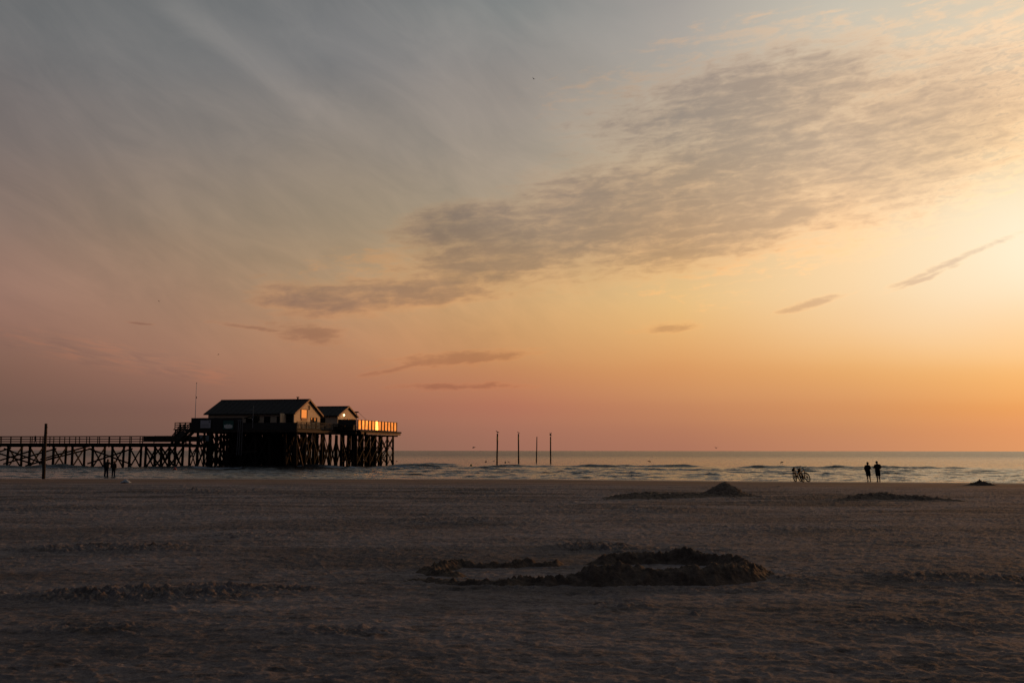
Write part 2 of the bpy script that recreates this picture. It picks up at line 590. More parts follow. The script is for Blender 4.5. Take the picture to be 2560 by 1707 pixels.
def beach_relief(X, Y):
    """Everything that lies on top of the smooth beach profile."""
    ys = shore(X)
    dist = ys - Y                                   # metres up the beach from the waterline
    dry = sstep(14, 34, dist)                       # rough, trodden sand; smooth where the tide was
    near = 1 - sstep(60, 95, Y)
    h = 0.030 * fbm(X / 7.0, Y / 9.0, 3) * sstep(4, 40, dist)
    n1 = fbm(X / 0.62, Y / 0.50, 3, gain=0.55)
    amp = 0.75 + 0.5 * sstep(-0.4, 0.5, fbm(X / 4.2 + 31, Y / 3.1 + 7, 3))
    amp = amp * (1 + 1.3 * sstep(16, 50, Y))
    h = h + dry * amp * 0.009 * n1
    h = h + dry * (0.0075 + 0.004 * sstep(12, 30, Y)) * fbm(X / 0.23 + 4, Y / 0.17 + 2, 4, gain=0.66)
    # foot prints: isolated hollows with raised rims
    fp = perlin(X / 0.34 + 71, Y / 0.30 + 13) + 0.5 * perlin(X / 0.17 + 5, Y / 0.16 + 3)
    amp = amp * (0.62 + 0.38 * sstep(9, 18, Y))
    h = h - dry * amp * 0.021 * sstep(0.2, 0.8, fp) + dry * amp * 0.008 * sstep(0.1, 0.25, fp)
    h = h + dry * 0.0062 * fbm(X / 0.11, Y / 0.095, 3, gain=0.6) * amp * (1 - sstep(18, 36, Y))
    h = h + 0.004 * fbm(X / 1.7 + 9, Y / 0.8, 2) * (1 - dry)
    # low heaps of churned sand seen in the photo
    lump = np.abs(fbm(X / 0.24 + 3.3, Y / 0.22 + 8.8, 4, gain=0.62))
    lump2 = fbm(X / 0.9 + 2.3, Y / 0.8 + 1.8, 2)
    churn = np.zeros_like(X)
    for (px, py, hx, dp, hh) in ((270, 1372, 260, 0.9, 0.075), (330, 1488, 320, 0.72, 0.085), (620, 1470, 190, 0.45, 0.06), (240, 1572, 190, 0.35, 0.035),
                                 (640, 1338, 140, 1.0, 0.045), (1170, 1300, 210, 1.8, 0.05), (1480, 1368, 110, 0.75, 0.085),
                                 (1210, 1225, 150, 4.5, 0.07), (500, 1228, 220, 4.0, 0.08), (150, 1270, 160, 3.0, 0.05), (1640, 1276, 90, 1.8, 0.06),
                                 (2400, 1445, 240, 0.8, 0.05), (1550, 1515, 90, 0.4, 0.035), (2300, 1560, 260, 0.5, 0.03), (830, 1580, 170, 0.4, 0.035),
                                 (2050, 1248, 240, 3.5, 0.05), (1700, 1474, 270, 0.32, 0.035), (1490, 1488, 100, 0.3, 0.04), (1960, 1446, 90, 0.45, 0.045), (1230, 1470, 170, 0.22, 0.03), (1620, 1375, 240, 0.4, 0.035), (900, 1235, 260, 3.0, 0.045), (1900, 1320, 260, 1.5, 0.035)):
        m = patch(X, Y, px, py, hx, dp)
        if m.max() <= 0: continue
        churn = np.maximum(churn, m * min(1.0, hh / 0.07))
        h = h + m * 1.0 * hh * (0.25 + 0.55 * (0.5 + 0.5 * lump2) + 0.9 * lump - 0.25)
    # little clods near the water on the right
    for (px, py, r, hh) in ((1870, 1213, 0.22, 0.10), (1912, 1215, 0.18, 0.07), (1948, 1217, 0.22, 0.08), (1967, 1229, 0.25, 0.06), (2030, 1210, 0.25, 0.07),
                            (170, 1284, 0.14, 0.09), (280, 1290, 0.12, 0.06), (1735, 1540, 0.07, 0.045), (485, 1226, 0.35, 0.18), (640, 1225, 0.4, 0.10), (1395, 1222, 0.4, 0.08)):
        g = gpt(px, py)
        h = h + hh * (1 - sstep(0.0, 1.0, np.hypot(X - g.x, Y - g.y) / r))
    # the scoured hollow round the old post
    g = gpt(108.5, 1196)
    h = h - 0.08 * (1 - sstep(0.1, 1.0, np.hypot((X - g.x) / 1.6, (Y - g.y) / 1.4)))
    # narrow tyre track running down to the right, left of the middle
    tr = seg_ridge(X, Y, [(*gpt(780, 1385)[:2], 1, .035), (*gpt(812, 1420)[:2], 1, .025), (*gpt(858, 1460)[:2], 1, .02)])
    tr = np.maximum(tr, seg_ridge(X, Y, [(*gpt(945, 1402)[:2], 1, .03), (*gpt(990, 1430)[:2], 1, .02), (*gpt(1030, 1462)[:2], 1, .02)]))
    tr = np.maximum(tr, seg_ridge(X, Y, [(*gpt(648, 1255)[:2], 1, .07), (*gpt(655, 1275)[:2], 1, .05), (*gpt(650, 1290)[:2], 1, .05)]))
    h = h + tr * 0.008
    return h, tr, churn


# rows: fine near the camera, coarser with distance; columns fan out
rows_ = [-300, -120, -50, -20, -6, 0, 2.5, 4.0]
y = 5.0
while y < 103:
    rows_.append(y)
    y += 0.00062 * y ** 1.62 + 0.004 if y < 70 else 0.45
rows_ += [106, 112, 125, 150, 200, 300, 600, 1500, 6000, 26000]
rows_ = np.array(rows_)
u_in = np.linspace(-0.60, 0.60, 1250)
u_out = np.array([0.62, 0.68, 0.8, 1.0, 1.4, 2.2, 4.0, 8.0, 20.0, 60.0])
us = np.concatenate([-u_out[::-1], u_in, u_out])
sY = 3.0 + np.abs(rows_)
BX = us[None, :] * sY[:, None]
BY = np.repeat(rows_[:, None], len(us), 1)
BZ = base_z(BX, BY)
rel, track, churned = beach_relief(BX, BY)
inside = (np.abs(us)[None, :] < 0.61) & (BY > 4.5) & (BY < 104)
BZ = BZ + np.where(inside, rel, 0)

m = bpy.data.materials.new('sand')
m.use_nodes = True
T = NT(m.node_tree)
P = m.node_tree.nodes['Principled BSDF']
pos = T.n('ShaderNodeNewGeometry').outputs['Position']
X_, Y_, Z_ = T.xyz(pos)[0:3]
up = T.n('ShaderNodeAttribute', attribute_name='up_beach').outputs['Fac']   # metres up the beach
wob = T.m('MULTIPLY', T.m('SUBTRACT', T.noise(T.vm('MULTIPLY', pos, (0.09, 0.25, 0)), 1.0, 3), 0.5), 9.0)
upw = T.m('ADD', up, wob)
wet = T.rng(upw, 7.0, 3.5)
damp = T.rng(upw, 30.0, 12.0)
n_big = T.noise(T.vm('MULTIPLY', pos, (0.22, 0.35, 0)), 1.0, 4, 0.55)
n_mid = T.noise(T.vm('MULTIPLY', pos, (2.0, 3.0, 0)), 1.0, 8, 0.78)
n_fine = T.noise(pos, 14.0, 4, 0.65)
dry_c = T.mix(T.rng(n_big, 0.35, 0.65), (0.172, 0.153, 0.157), (0.228, 0.204, 0.210))
dry_c = T.mix(T.rng(n_mid, 0.32, 0.52, 0.9, 0.0), dry_c, (0.058, 0.048, 0.046))
damp_c = T.mix(T.rng(n_mid, 0.3, 0.6), (0.150, 0.098, 0.074), (0.195, 0.130, 0.098))
c = T.mix(damp, dry_c, damp_c)
c = T.mix(wet, c, (0.080, 0.060, 0.054))
# wind and tide lines: thin darker and lighter bands parallel to the water
tl1 = T.noise(T.vm('MULTIPLY', pos, (0.8, 2.2, 0)), 1.0, 7, 0.72, 0.8)
tl2 = T.noise(T.vm('MULTIPLY', pos, (0.10, 0.32, 0)), 1.0, 6, 0.62, 0.4)
band = T.m('MULTIPLY', T.rng(up, 30, 40), T.rng(up, 66, 52))
c = T.vm('SCALE', c, scale=T.m('MULTIPLY', T.rng(tl1, 0.32, 0.62, 0.80, 1.12), T.m('SUBTRACT', T.rng(tl2, 0.36, 0.6, 0.66, 1.12), T.m('MULTIPLY', band, T.rng(tl2, 0.55, 0.42, 0.0, 0.25)))))
# damp sand turned up in the churned patches
ch = T.n('ShaderNodeAttribute', attribute_name='churn').outputs['Fac']
chf = T.m('MULTIPLY', ch, T.rng(T.m('ADD', n_mid, T.m('MULTIPLY', tl1, 0.5)), 0.62, 0.84, 0.95, 0.25))
c = T.mix(T.m('MULTIPLY', chf, 0.62), c, (0.070, 0.055, 0.048))
# scattered dark flecks (shell, weed, clods)
v = T.n('ShaderNodeTexVoronoi')
T.put(v.inputs['Vector'], T.vm('MULTIPLY', pos, (3.4, 4.6, 0)))
v.inputs['Scale'].default_value = 1.0
fleck = T.m('MULTIPLY', T.rng(v.outputs['Distance'], 0.24, 0.10), T.rng(n_big, 0.42, 0.56))
c = T.mix(T.m('MULTIPLY', fleck, 0.7), c, (0.06, 0.045, 0.04))
at_t = T.n('ShaderNodeAttribute', attribute_name='track').outputs['Fac']
c = T.mix(T.m('MULTIPLY', at_t, 0.45), c, (0.19, 0.165, 0.16))
f = T.rng(n_fine, 0.3, 0.7, 0.82, 1.18)
T.put(P.inputs['Base Color'], T.vm('SCALE', c, scale=f))
T.put(P.inputs['Roughness'], T.m('SUBTRACT', 0.92, T.m('MULTIPLY', wet, 0.42)))
T.put(P.inputs['Specular IOR Level'], T.m('ADD', 0.12, T.m('MULTIPLY', wet, 0.35)))
bh = T.m('ADD', T.m('MULTIPLY', T.noise(T.vm('MULTIPLY', pos, (6.5, 9.5, 0)), 1.0, 7, 0.76), T.m('SUBTRACT', 1.0, T.m('MULTIPLY', damp, 0.75))), 0.0)
bp = T.n('ShaderNodeBump')
bp.inputs['Strength'].default_value = 1.0
bp.inputs['Distance'].default_value = 0.075
T.put(bp.inputs['Height'], bh)
T.put(P.inputs['Normal'], bp.outputs[0])
SAND = m
beach = grid_mesh('beach', BX, BY, BZ, SAND, attrs={'track': np.where(inside, track, 0), 'up_beach': shore(BX) - BY, 'churn': np.where(inside, churned, 0)})
tag(beach, 'broad trodden grey brown sand beach running down to the sea', kind='structure')

# ------------------------------------------------------------------ heaps and walls of dug sand
def dug_material(name, k):
    m = bpy.data.materials.new(name)
    m.use_nodes = True
    T = NT(m.node_tree)
    P = m.node_tree.nodes['Principled BSDF']
    pos = T.n('ShaderNodeNewGeometry').outputs['Position']
    n1 = T.noise(pos, 5.0, 6, 0.65)
    n2 = T.noise(pos, 22.0, 4, 0.6)
    c = T.mix(T.rng(n1, 0.35, 0.65), tuple(x * k for x in (0.050, 0.037, 0.030)), tuple(x * k for x in (0.095, 0.072, 0.058)))
    T.put(P.inputs['Base Color'], T.vm('SCALE', c, scale=T.rng(n2, 0.3, 0.7, 0.8, 1.2)))
    P.inputs['Roughness'].default_value = 0.9
    P.inputs['Specular IOR Level'].default_value = 0.15
    bp = T.n('ShaderNodeBump')
    bp.inputs['Strength'].default_value = 0.8
    bp.inputs['Distance'].default_value = 0.03
    T.put(bp.inputs['Height'], T.noise(pos, 16.0, 5, 0.7))
    T.put(P.inputs['Normal'], bp.outputs[0])
    return m


DUG = dug_material('dug_sand', 1.0)
DUG2 = dug_material('drier_dug_sand', 1.35)


def ground_here(X, Y):
    return base_z(X, Y) + beach_relief(X, Y)[0]


def heap(name, fn, box, res, label, cat, rough_amp, rough_len, group=None, material=None, thresh=0.012):
    """Height field fn(X, Y) raised from the beach inside box = (x0, x1, y0, y1)."""
    x0, x1, y0, y1 = box
    nx, ny = int((x1 - x0) / res), int((y1 - y0) / res)
    X, Y = np.meshgrid(np.linspace(x0, x1, nx), np.linspace(y0, y1, ny))
    h = fn(X, Y)
    mask = sstep(0.0, 0.10, h)
    cr = np.abs(fbm(X / rough_len, Y / rough_len, 4, gain=0.62)) * 1.3 - 0.35
    h2 = h + mask * (rough_amp * cr + rough_amp * 0.42 * (np.abs(fbm(X / (rough_len * .3), Y / (rough_len * .3), 3, gain=0.6)) * 1.6 - .4))
    g = ground_here(X, Y)
    Z = np.where(h2 > thresh, g + h2 - thresh, g - 0.015)
    keep = h2 > thresh * 0.5
    # build only the faces that belong to the heap, with a skirt sunk in the beach
    me_v, idx = [], -np.ones(X.shape, int)
    fk = keep[:-1, :-1] | keep[1:, :-1] | keep[:-1, 1:] | keep[1:, 1:]
    need = np.zeros(X.shape, bool)
    need[:-1, :-1] |= fk; need[1:, :-1] |= fk; need[:-1, 1:] |= fk; need[1:, 1:] |= fk
    idx[need] = np.arange(need.sum())
    vs = np.stack([X[need], Y[need], Z[need]], 1)
    r, c_ = np.nonzero(fk)
    fs = np.stack([idx[r, c_], idx[r, c_ + 1], idx[r + 1, c_ + 1], idx[r + 1, c_]], 1)
    me = bpy.data.meshes.new(name)
    me.from_pydata(vs.tolist(), [], fs.tolist())
    o = link_mesh(name, me, material or DUG, None, True)
    return tag(o, label, cat, group)


def P2(px, py, h, w):
    g = gpt(px, py)
    return (g.x, g.y, h, w)


def ring(*lists):
    L = [[P2(*p) for p in l] for l in lists]
    def fn(X, Y):
        wx = X + 0.07 * fbm(X / 0.35, Y / 0.35, 3)
        wy = Y + 0.06 * fbm(X / 0.35 + 40, Y / 0.35, 3)
        out = 0
        for l in L: out = np.maximum(out, seg_ridge(wx, wy, l))
        return out
    pts = [p for l in L for p in l]
    return fn, (min(p[0] for p in pts) - .6, max(p[0] for p in pts) + .6, min(p[1] for p in pts) - .6, max(p[1] for p in pts) + .6)


fn, bx = ring([(1405, 1461, .06, .2), (1440, 1460, .15, .32), (1475, 1458, .235, .42), (1520, 1457, .245, .44), (1580, 1457, .215, .42), (1650, 1457, .19, .36),
               (1700, 1457, .205, .38), (1760, 1456, .205, .38), (1810, 1452, .245, .42), (1850, 1447, .22, .40), (1882, 1440, .15, .32), (1902, 1432, .09, .25)],
              [(1485, 1409, .06, .2), (1520, 1407, .15, .28), (1570, 1405, .18, .3), (1620, 1405, .16, .28), (1660, 1405, .17, .28), (1712, 1406, .24, .32), (1745, 1408, .20, .3),
               (1790, 1411, .13, .25), (1830, 1416, .17, .28), (1862, 1423, .14, .25), (1888, 1430, .11, .25), (1902, 1434, .08, .22)])
heap('sand_castle_wall', fn, bx, 0.022, 'tall dark ring of dug up sand with two crumbly walls, right of the centre foreground', 'sand wall', 0.045, 0.26)
fn, bx = ring([(1050, 1432, .02, .12), (1075, 1428, .08, .2), (1110, 1420, .10, .22), (1150, 1414, .11, .22), (1200, 1416, .07, .18), (1260, 1417, .06, .18), (1312, 1412, .12, .22),
               (1345, 1413, .06, .18), (1385, 1412, .09, .2), (1400, 1413, .02, .12)],
              [(1075, 1428, .07, .2), (1100, 1436, .08, .28), (1140, 1440, .07, .25)],
              [(1040, 1450, .03, .14), (1085, 1452, .05, .16), (1130, 1458, .05, .2), (1200, 1464, .07, .2), (1260, 1466, .07, .2), (1315, 1462, .11, .24), (1360, 1463, .09, .24), (1405, 1461, .12, .26)])
heap('low_sand_wall', fn, bx, 0.022, 'low broken ring of dark dug sand left of the tall sand ring', 'sand wall', 0.055, 0.2)

g = gpt(1812, 1240)
def cone(X, Y, g=g):
    r = np.hypot((X - g.x), (Y - g.y) * 0.9)
    return 0.62 * (1 - sstep(-0.25, 1.3, r)) + 0.10 * (1 - sstep(0.6, 2.0, r))
heap('sand_mound', cone, (g.x - 2.2, g.x + 2.2, g.y - 2.4, g.y + 2.4), 0.04, 'rounded cone shaped heap of dark sand, highest on the open beach', 'sand heap', 0.05, 0.4, material=DUG2)
L = [P2(1535, 1247, .04, .8), P2(1575, 1245, .19, 1.5), P2(1620, 1244, .25, 1.6), P2(1665, 1244, .19, 1.5), P2(1720, 1242, .15, 1.5), P2(1765, 1241, .15, 1.3)]
heap('long_sand_bank', lambda X, Y: seg_ridge(X, Y, L), (L[0][0] - 1, L[-1][0] + 1, min(p[1] for p in L) - 2.5, max(p[1] for p in L) + 2.5), 0.05, 'long low bank of dark sand left of the cone shaped heap', 'sand bank', 0.06, 0.45, material=DUG2)
L2 = [P2(2110, 1251, .04, .5), P2(2150, 1248, .17, .9), P2(2200, 1247, .27, 1.0), P2(2245, 1247, .18, .9), P2(2300, 1248, .16, .9), P2(2350, 1249, .08, .7), P2(2395, 1251, .04, .5)]
heap('flat_sand_bank', lambda X, Y: seg_ridge(X, Y, L2), (L2[0][0] - 1, L2[-1][0] + 1, min(p[1] for p in L2) - 2.5, max(p[1] for p in L2) + 2.5), 0.05, 'flat uneven bank of dark sand below the two standing men', 'sand bank', 0.08, 0.45, material=DUG2)
g3 = gpt(2452, 1213)
def weed(X, Y, g=g3):
    r = np.hypot((X - g.x) / 1.05, (Y - g.y) / 0.8)
    b = 0.27 * (1 - sstep(-0.2, 1.0, r))
    b = b + 0.12 * (1 - sstep(0, 0.22, np.hypot(X - g.x + 0.12, Y - g.y))) + 0.06 * (1 - sstep(0.5, 1.5, r))
    return b
heap('small_dark_mound', weed, (g3.x - 2.4, g3.x + 2.4, g3.y - 2, g3.y + 2), 0.03, 'small jagged dark mound at the waters edge, far right', 'sand heap', 0.10, 0.25)

# ------------------------------------------------------------------ the sea
ry = list(np.arange(78.0, 130.0, 0.22))
yy = 130.0
while yy < 420:
    ry.append(yy)
    yy += 0.22 + (yy - 130) * 0.006
ry += list(np.geomspace(425, 30000, 60))
ry = np.array(ry)
uw = np.linspace(-0.62, 0.62, 900)
uw_out = np.array([0.66, 0.75, 0.9, 1.2, 1.8, 3, 6, 14])
uw = np.concatenate([-uw_out[::-1], uw, uw_out])
WX = uw[None, :] * (ry[:, None] + 5)
WY = np.repeat(ry[:, None], len(uw), 1)
off = WY - shore(WX)                       # metres out from the waterline
fade = 1 - sstep(160, 330, WY)
H = np.zeros_like(WX)
foam = np.zeros_like(WX)
wob = fbm(WX / 26.0, WY / 60.0, 3)
wob2 = fbm(WX / 6.0 + 5, WY / 12.0, 2)


def breaker(y0, A, w, lo, hi, soft=6.0, seed=0.0, foam_amt=0.0, slope=-0.105, wig=2.2, vb=0.75, vl=11.0):
    """A wave crest roughly parallel to the shore: y0 at X = 0, present from X lo..hi; steep on its landward side."""
    global H, foam
    c = (y0 + slope * WX if slope is not None else shore(WX) + y0) + wig * fbm(WX / 22.0 + seed, WX * 0 + seed * 3.1, 3) + 0.35 * fbm(WX / 2.5 + seed, WX * 0 + 9 + seed, 2)
    d = (WY - c) / w
    prof = np.where(d < 0, np.exp(-(d * 2.2) ** 2), np.exp(-(d * 0.85) ** 2))
    env = sstep(lo - soft, lo + soft, WX) * (1 - sstep(hi - soft, hi + soft, WX))
    var = np.clip(vb + 0.9 * fbm(WX / vl + seed * 1.7, WX * 0 + seed, 3), 0.0, 1.6)
    H = np.maximum(H, A * prof * env * var)
    if foam_amt:
        fr = np.exp(-((d + 0.75) / 0.75) ** 2) * env * foam_amt * np.clip(0.6 + 1.0 * fbm(WX / 5.0 + seed, WY / 3.0, 3), 0, 1.2)
        foam = np.maximum(foam, fr)


# the line of breakers in front of the pier and house
breaker(141, 0.5, 1.3, -110, -38, 8, 1.0, 0.9)
breaker(150, 0.5, 1.3, -46, -12, 5, 2.0, 1.0)
breaker(161, 0.45, 1.2, -22, 2, 4, 3.0, 0.5)
breaker(166, 0.45, 1.3, -4, 18, 4, 4.0, 0.35)
breaker(185, 0.5, 1.4, -21, -3, 3, 4.5, 0.0, wig=0.5)
breaker(169, 0.5, 1.3, 12, 31, 4, 5.0, 0.7, wig=0.8)
breaker(160, 0.48, 1.3, 36, 70, 4, 6.0, 0.6, wig=0.8)
breaker(150, 0.20, 1.1, 10, 60, 9, 7.0, 0.2)
# the shallows between them and the sand
for i, y0 in enumerate((57, 53, 49, 45, 41.5, 38, 35, 32, 29, 26, 23.5, 21, 18.5, 16, 14, 12, 10, 8, 6.2, 4.6, 3.2, 2.0)):
    k_ = y0 / 60
    breaker(y0, .09 + .20 * k_, .34 + .5 * k_, -150, 150, 5, 20.0 + i * 2.7, 0.12 if i % 3 == 0 else 0.0, slope=None, wig=1.2 + 2.8 * k_, vb=0.30 if i < 19 else .5, vl=2.6 + 5 * k_)
chop = fbm(WX / 2.4 + wob2, WY / 1.15, 3, gain=0.62)
chop2 = fbm(WX / 9.0, WY / 4.2 + wob, 3)
inner = sstep(0.3, 5, off)
H = H + inner * fade * (0.046 * chop + 0.042 * chop2) * (0.6 + 0.8 * (1 - sstep(60, 85, off)))
H = H + 0.05 * chop2 * sstep(85, 140, off) * fade
# keep the film of water thin at the edge
H = H * sstep(-3, 3, off) + 0.022 * fbm(WX / 4.0, WY / 1.6, 3) * (1 - sstep(0, 10, off))
foam = np.maximum(foam, 0.75 * np.exp(-((off + 0.2 + 1.1 * wob) / 0.5) ** 2) * np.clip(0.4 + fbm(WX / 4.0, WY * 0 + 2, 2), 0, 1))

m = bpy.data.materials.new('sea_water')
m.use_nodes = True
T = NT(m.node_tree)
P = m.node_tree.nodes['Principled BSDF']
pos = T.n('ShaderNodeNewGeometry').outputs['Position']
X_, Y_, Z_ = T.xyz(pos)[0:3]
fa = T.n('ShaderNodeAttribute', attribute_name='foam').outputs['Fac']
fn_ = T.noise(T.vm('MULTIPLY', pos, (0.9, 1.6, 1)), 1.0, 5, 0.7)
fo = T.rng(T.m('ADD', fa, T.m('MULTIPLY', T.m('SUBTRACT', fn_, 0.5), 1.1)), 0.42, 0.85)
far = T.rng(Y_, 120, 900)
wcol = T.mix(far, (0.030, 0.030, 0.030), (0.030, 0.034, 0.030))
T.put(P.inputs['Base Color'], T.mix(fo, wcol, (0.22, 0.27, 0.33)))
T.put(P.inputs['Roughness'], T.m('ADD', T.rng(Y_, 100, 600, 0.12, 0.30), T.m('MULTIPLY', fo, 0.6)))
P.inputs['IOR'].default_value = 1.333
b1 = T.noise(T.vm('MULTIPLY', pos, (0.55, 1.1, 0.5)), 1.0, 5, 0.62, 0.3)
b2 = T.noise(T.vm('MULTIPLY', pos, (0.06, 0.16, 0)), 1.0, 5, 0.6, 0.2)
bp = T.n('ShaderNodeBump')
T.put(bp.inputs['Strength'], 1.0)
bp.inputs['Distance'].default_value = 1.0
T.put(bp.inputs['Height'], T.m('ADD', T.m('MULTIPLY', b1, T.rng(Y_, 95, 200, 0.20, 0.34)), T.m('MULTIPLY', b2, T.rng(Y_, 150, 600, 0.0, 1.2))))
T.put(P.inputs['Normal'], bp.outputs[0])
sea = grid_mesh('sea', WX, WY, H, m, attrs={'foam': foam})
tag(sea, 'calm grey brown sea with low breaking waves near the sand', kind='structure')

# ------------------------------------------------------------------ materials of the buildings
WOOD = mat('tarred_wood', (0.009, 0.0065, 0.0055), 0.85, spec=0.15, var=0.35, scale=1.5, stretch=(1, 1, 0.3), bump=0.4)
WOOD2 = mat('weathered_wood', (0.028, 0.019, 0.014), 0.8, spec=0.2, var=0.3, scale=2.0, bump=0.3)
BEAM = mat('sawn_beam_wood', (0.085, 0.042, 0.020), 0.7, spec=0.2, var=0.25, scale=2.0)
ROOF = mat('dark_roof_sheet', (0.014, 0.014, 0.016), 0.85, spec=0.2, var=0.12, scale=1.2)
WALL = mat('cream_board_wall', (0.40, 0.31, 0.22), 0.7, var=0.10, scale=1.0, stretch=(1, 1, 6))
TRIM = mat('orange_brown_trim', (0.15, 0.055, 0.022), 0.6, spec=0.2, var=0.12)
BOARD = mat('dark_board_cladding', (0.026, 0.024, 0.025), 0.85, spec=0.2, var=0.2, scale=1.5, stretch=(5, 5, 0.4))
SIGNW = mat('pale_sign_panel', (0.30, 0.29, 0.33), 0.5, var=0.05)
SIGNG = mat('grey_green_sign_panel', (0.14, 0.18, 0.20), 0.5, var=0.05)
GREEN = mat('green_sign_panel', (0.0, 0.055, 0.045), 0.5, var=0.05)
WHITE = mat('white_paint', (0.62, 0.62, 0.60), 0.5, var=0.05)
STEEL = mat('galvanised_steel', (0.13, 0.13, 0.14), 0.6, metallic=0.2, var=0.1)
BLACK = mat('black_paint_and_shade', (0.008, 0.008, 0.009), 0.8, spec=0.08, var=0.1)
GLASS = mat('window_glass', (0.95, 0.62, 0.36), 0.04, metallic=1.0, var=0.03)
GLOW = mat('glowing_sun_glint', (1, 0.8, 0.5), 0.5, emit=(1.0, 0.72, 0.42), estr=9.0)  # glow used for the sun glint on the small house
YELLOW = mat('yellow_light_on_pole', (0.30, 0.20, 0.015), 0.6)  # yellow light on the sea poles, held in this colour

# windscreen panes: bright translucent sheet with a strong reflection of the evening sky
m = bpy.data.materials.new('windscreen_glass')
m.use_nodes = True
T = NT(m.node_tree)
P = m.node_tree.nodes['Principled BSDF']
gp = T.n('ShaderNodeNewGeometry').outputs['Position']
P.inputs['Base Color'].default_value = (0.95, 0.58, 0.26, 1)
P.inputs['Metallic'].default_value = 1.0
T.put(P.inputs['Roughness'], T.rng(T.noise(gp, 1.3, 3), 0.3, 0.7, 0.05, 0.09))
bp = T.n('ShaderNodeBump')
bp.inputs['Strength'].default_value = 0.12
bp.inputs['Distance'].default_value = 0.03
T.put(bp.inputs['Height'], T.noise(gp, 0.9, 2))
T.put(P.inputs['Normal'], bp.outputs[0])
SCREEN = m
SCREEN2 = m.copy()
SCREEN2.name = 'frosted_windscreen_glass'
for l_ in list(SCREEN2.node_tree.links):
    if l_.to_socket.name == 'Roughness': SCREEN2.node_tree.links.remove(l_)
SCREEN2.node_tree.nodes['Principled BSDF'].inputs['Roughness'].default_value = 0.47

UP = Vector((0, 0, 1))
TH = R(12)
e1 = Vector((math.cos(TH), -math.sin(TH), 0))       # along the houses, to the right and slightly nearer
e2 = Vector((math.sin(TH), math.cos(TH), 0))        # away from the camera
AXES = (e1, e2, UP)
DECK = 6.0


def flat(v, z): return Vector((v.x, v.y, z))


# ------------------------------------------------------------------ the big platform on piles
Fp = flat(at(478, 1060, 154), 0)
Cp = flat(at(742, 1060, 149.8), 0)
e2s = Vector((math.sin(R(15.5)), math.cos(R(15.5)), 0))
Dp = Cp + e2s * 14.2
Ap = flat(at(893, 1060, 165), 0)
Bp = flat(at(990, 1060, 182.5), 0)
BLp = Bp - e1 * 20
FLp = Fp + e2 * 19
poly = [Fp, Cp, Dp, Ap - (Bp - Ap).normalized() * 0.5, Bp, BLp, FLp]
plat = empty('stilt_platform', (Fp.x, Fp.y, 0), 'large wooden platform on a forest of dark piles in the sea', 'platform')
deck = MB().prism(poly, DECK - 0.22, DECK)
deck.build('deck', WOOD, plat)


def edge_beams(a, b, off, name, mt, z, w, h, ext=0.0):
    d = (b - a).normalized()
    nrm = Vector((d.y, -d.x, 0))
    p, q = a + nrm * off - d * ext, b + nrm * off + d * ext
    return MB().bar((p.x, p.y, z), (q.x, q.y, z), w, h).build(name, mt, plat)


edge_beams(Fp, Cp, 0.06, 'edge_beam', WOOD2, DECK - 0.42, 0.16, 0.38, 0.1)
edge_beams(Cp, Dp, 0.06, 'edge_beam', WOOD2, DECK - 0.42, 0.16, 0.38)
edge_beams(Dp, Ap, 0.06, 'edge_beam', WOOD2, DECK - 0.42, 0.16, 0.38)
# the cantilevered walkway edge under the windscreen: dark rim above a lit beam
dAB = (Bp - Ap).normalized()
nAB = Vector((dAB.y, -dAB.x, 0))
a_, b_ = Ap - dAB * 0.4, Bp + dAB * 0.9
MB().bar(a_ + nAB * 0.35 + UP * (DECK - 0.12), b_ + nAB * 0.35 + UP * (DECK - 0.12), 0.8, 0.3).build('rim_board', WOOD, plat)
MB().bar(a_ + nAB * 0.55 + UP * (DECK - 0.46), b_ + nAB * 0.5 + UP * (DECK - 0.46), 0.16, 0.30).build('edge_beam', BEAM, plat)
jb = MB()
n = 9
for i in range(n):
    p = Ap + dAB * (1.0 + (Bp - Ap).length * i / n)
    jb.bar(p + nAB * 0.75 + UP * (DECK - 0.76), p - nAB * 3 + UP * (DECK - 0.76), 0.14, 0.24)
jb.build('joist_row', WOOD2, plat)
jb = MB()
for i in range(8):
    p = Fp + e2 * (1.2 + 2.35 * i)
    q = p + e1 * (17 if i < 5 else 22)
    jb.bar(p + UP * (DECK - 0.5), q + UP * (DECK - 0.5), 0.22, 0.42)
jb.build('cross_beam_row', WOOD, plat)

# piles
from mathutils.geometry import intersect_point_line


def in_poly(p, pl):
    c = False
    j = len(pl) - 1
    for i in range(len(pl)):
        if (pl[i].y > p.y) != (pl[j].y > p.y) and p.x < (pl[j].x - pl[i].x) * (p.y - pl[i].y) / (pl[j].y - pl[i].y) + pl[i].x:
            c = not c
        j = i
    return c


rnd = random.Random(5)
gridp = {}
for i in range(0, 11):
    for j in range(0, 10):
        p = Fp + e1 * (0.7 + i * 2.45) + e2 * (0.7 + j * 2.9)
        if in_poly(p, poly) or (i == 0 and j < 6):
            gridp[(i, j)] = p + e1 * rnd.uniform(-.15, .15) + e2 * rnd.uniform(-.2, .2)
# the row along the right edge
edge_pts = []
L_AB = (Bp - Ap).length
for k in range(7):
    p = Ap + dAB * (0.5 + (L_AB - 1.0) * k / 6) - nAB * 0.35
    edge_pts.append(p)
edge_pts2 = [p - nAB * 2.6 for p in edge_pts] + [(edge_pts[k] + edge_pts[k + 1]) / 2 - nAB * 1.2 for k in range(0, 4)]
side_pts = [Cp + e2s * (0.6 + 2.9 * k) - Vector((e2s.y, -e2s.x, 0)) * 0.4 for k in range(5)]
for (i, j) in list(gridp):
    if any((gridp[(i, j)] - q).length < 1.3 for q in edge_pts + edge_pts2 + side_pts): del gridp[(i, j)]


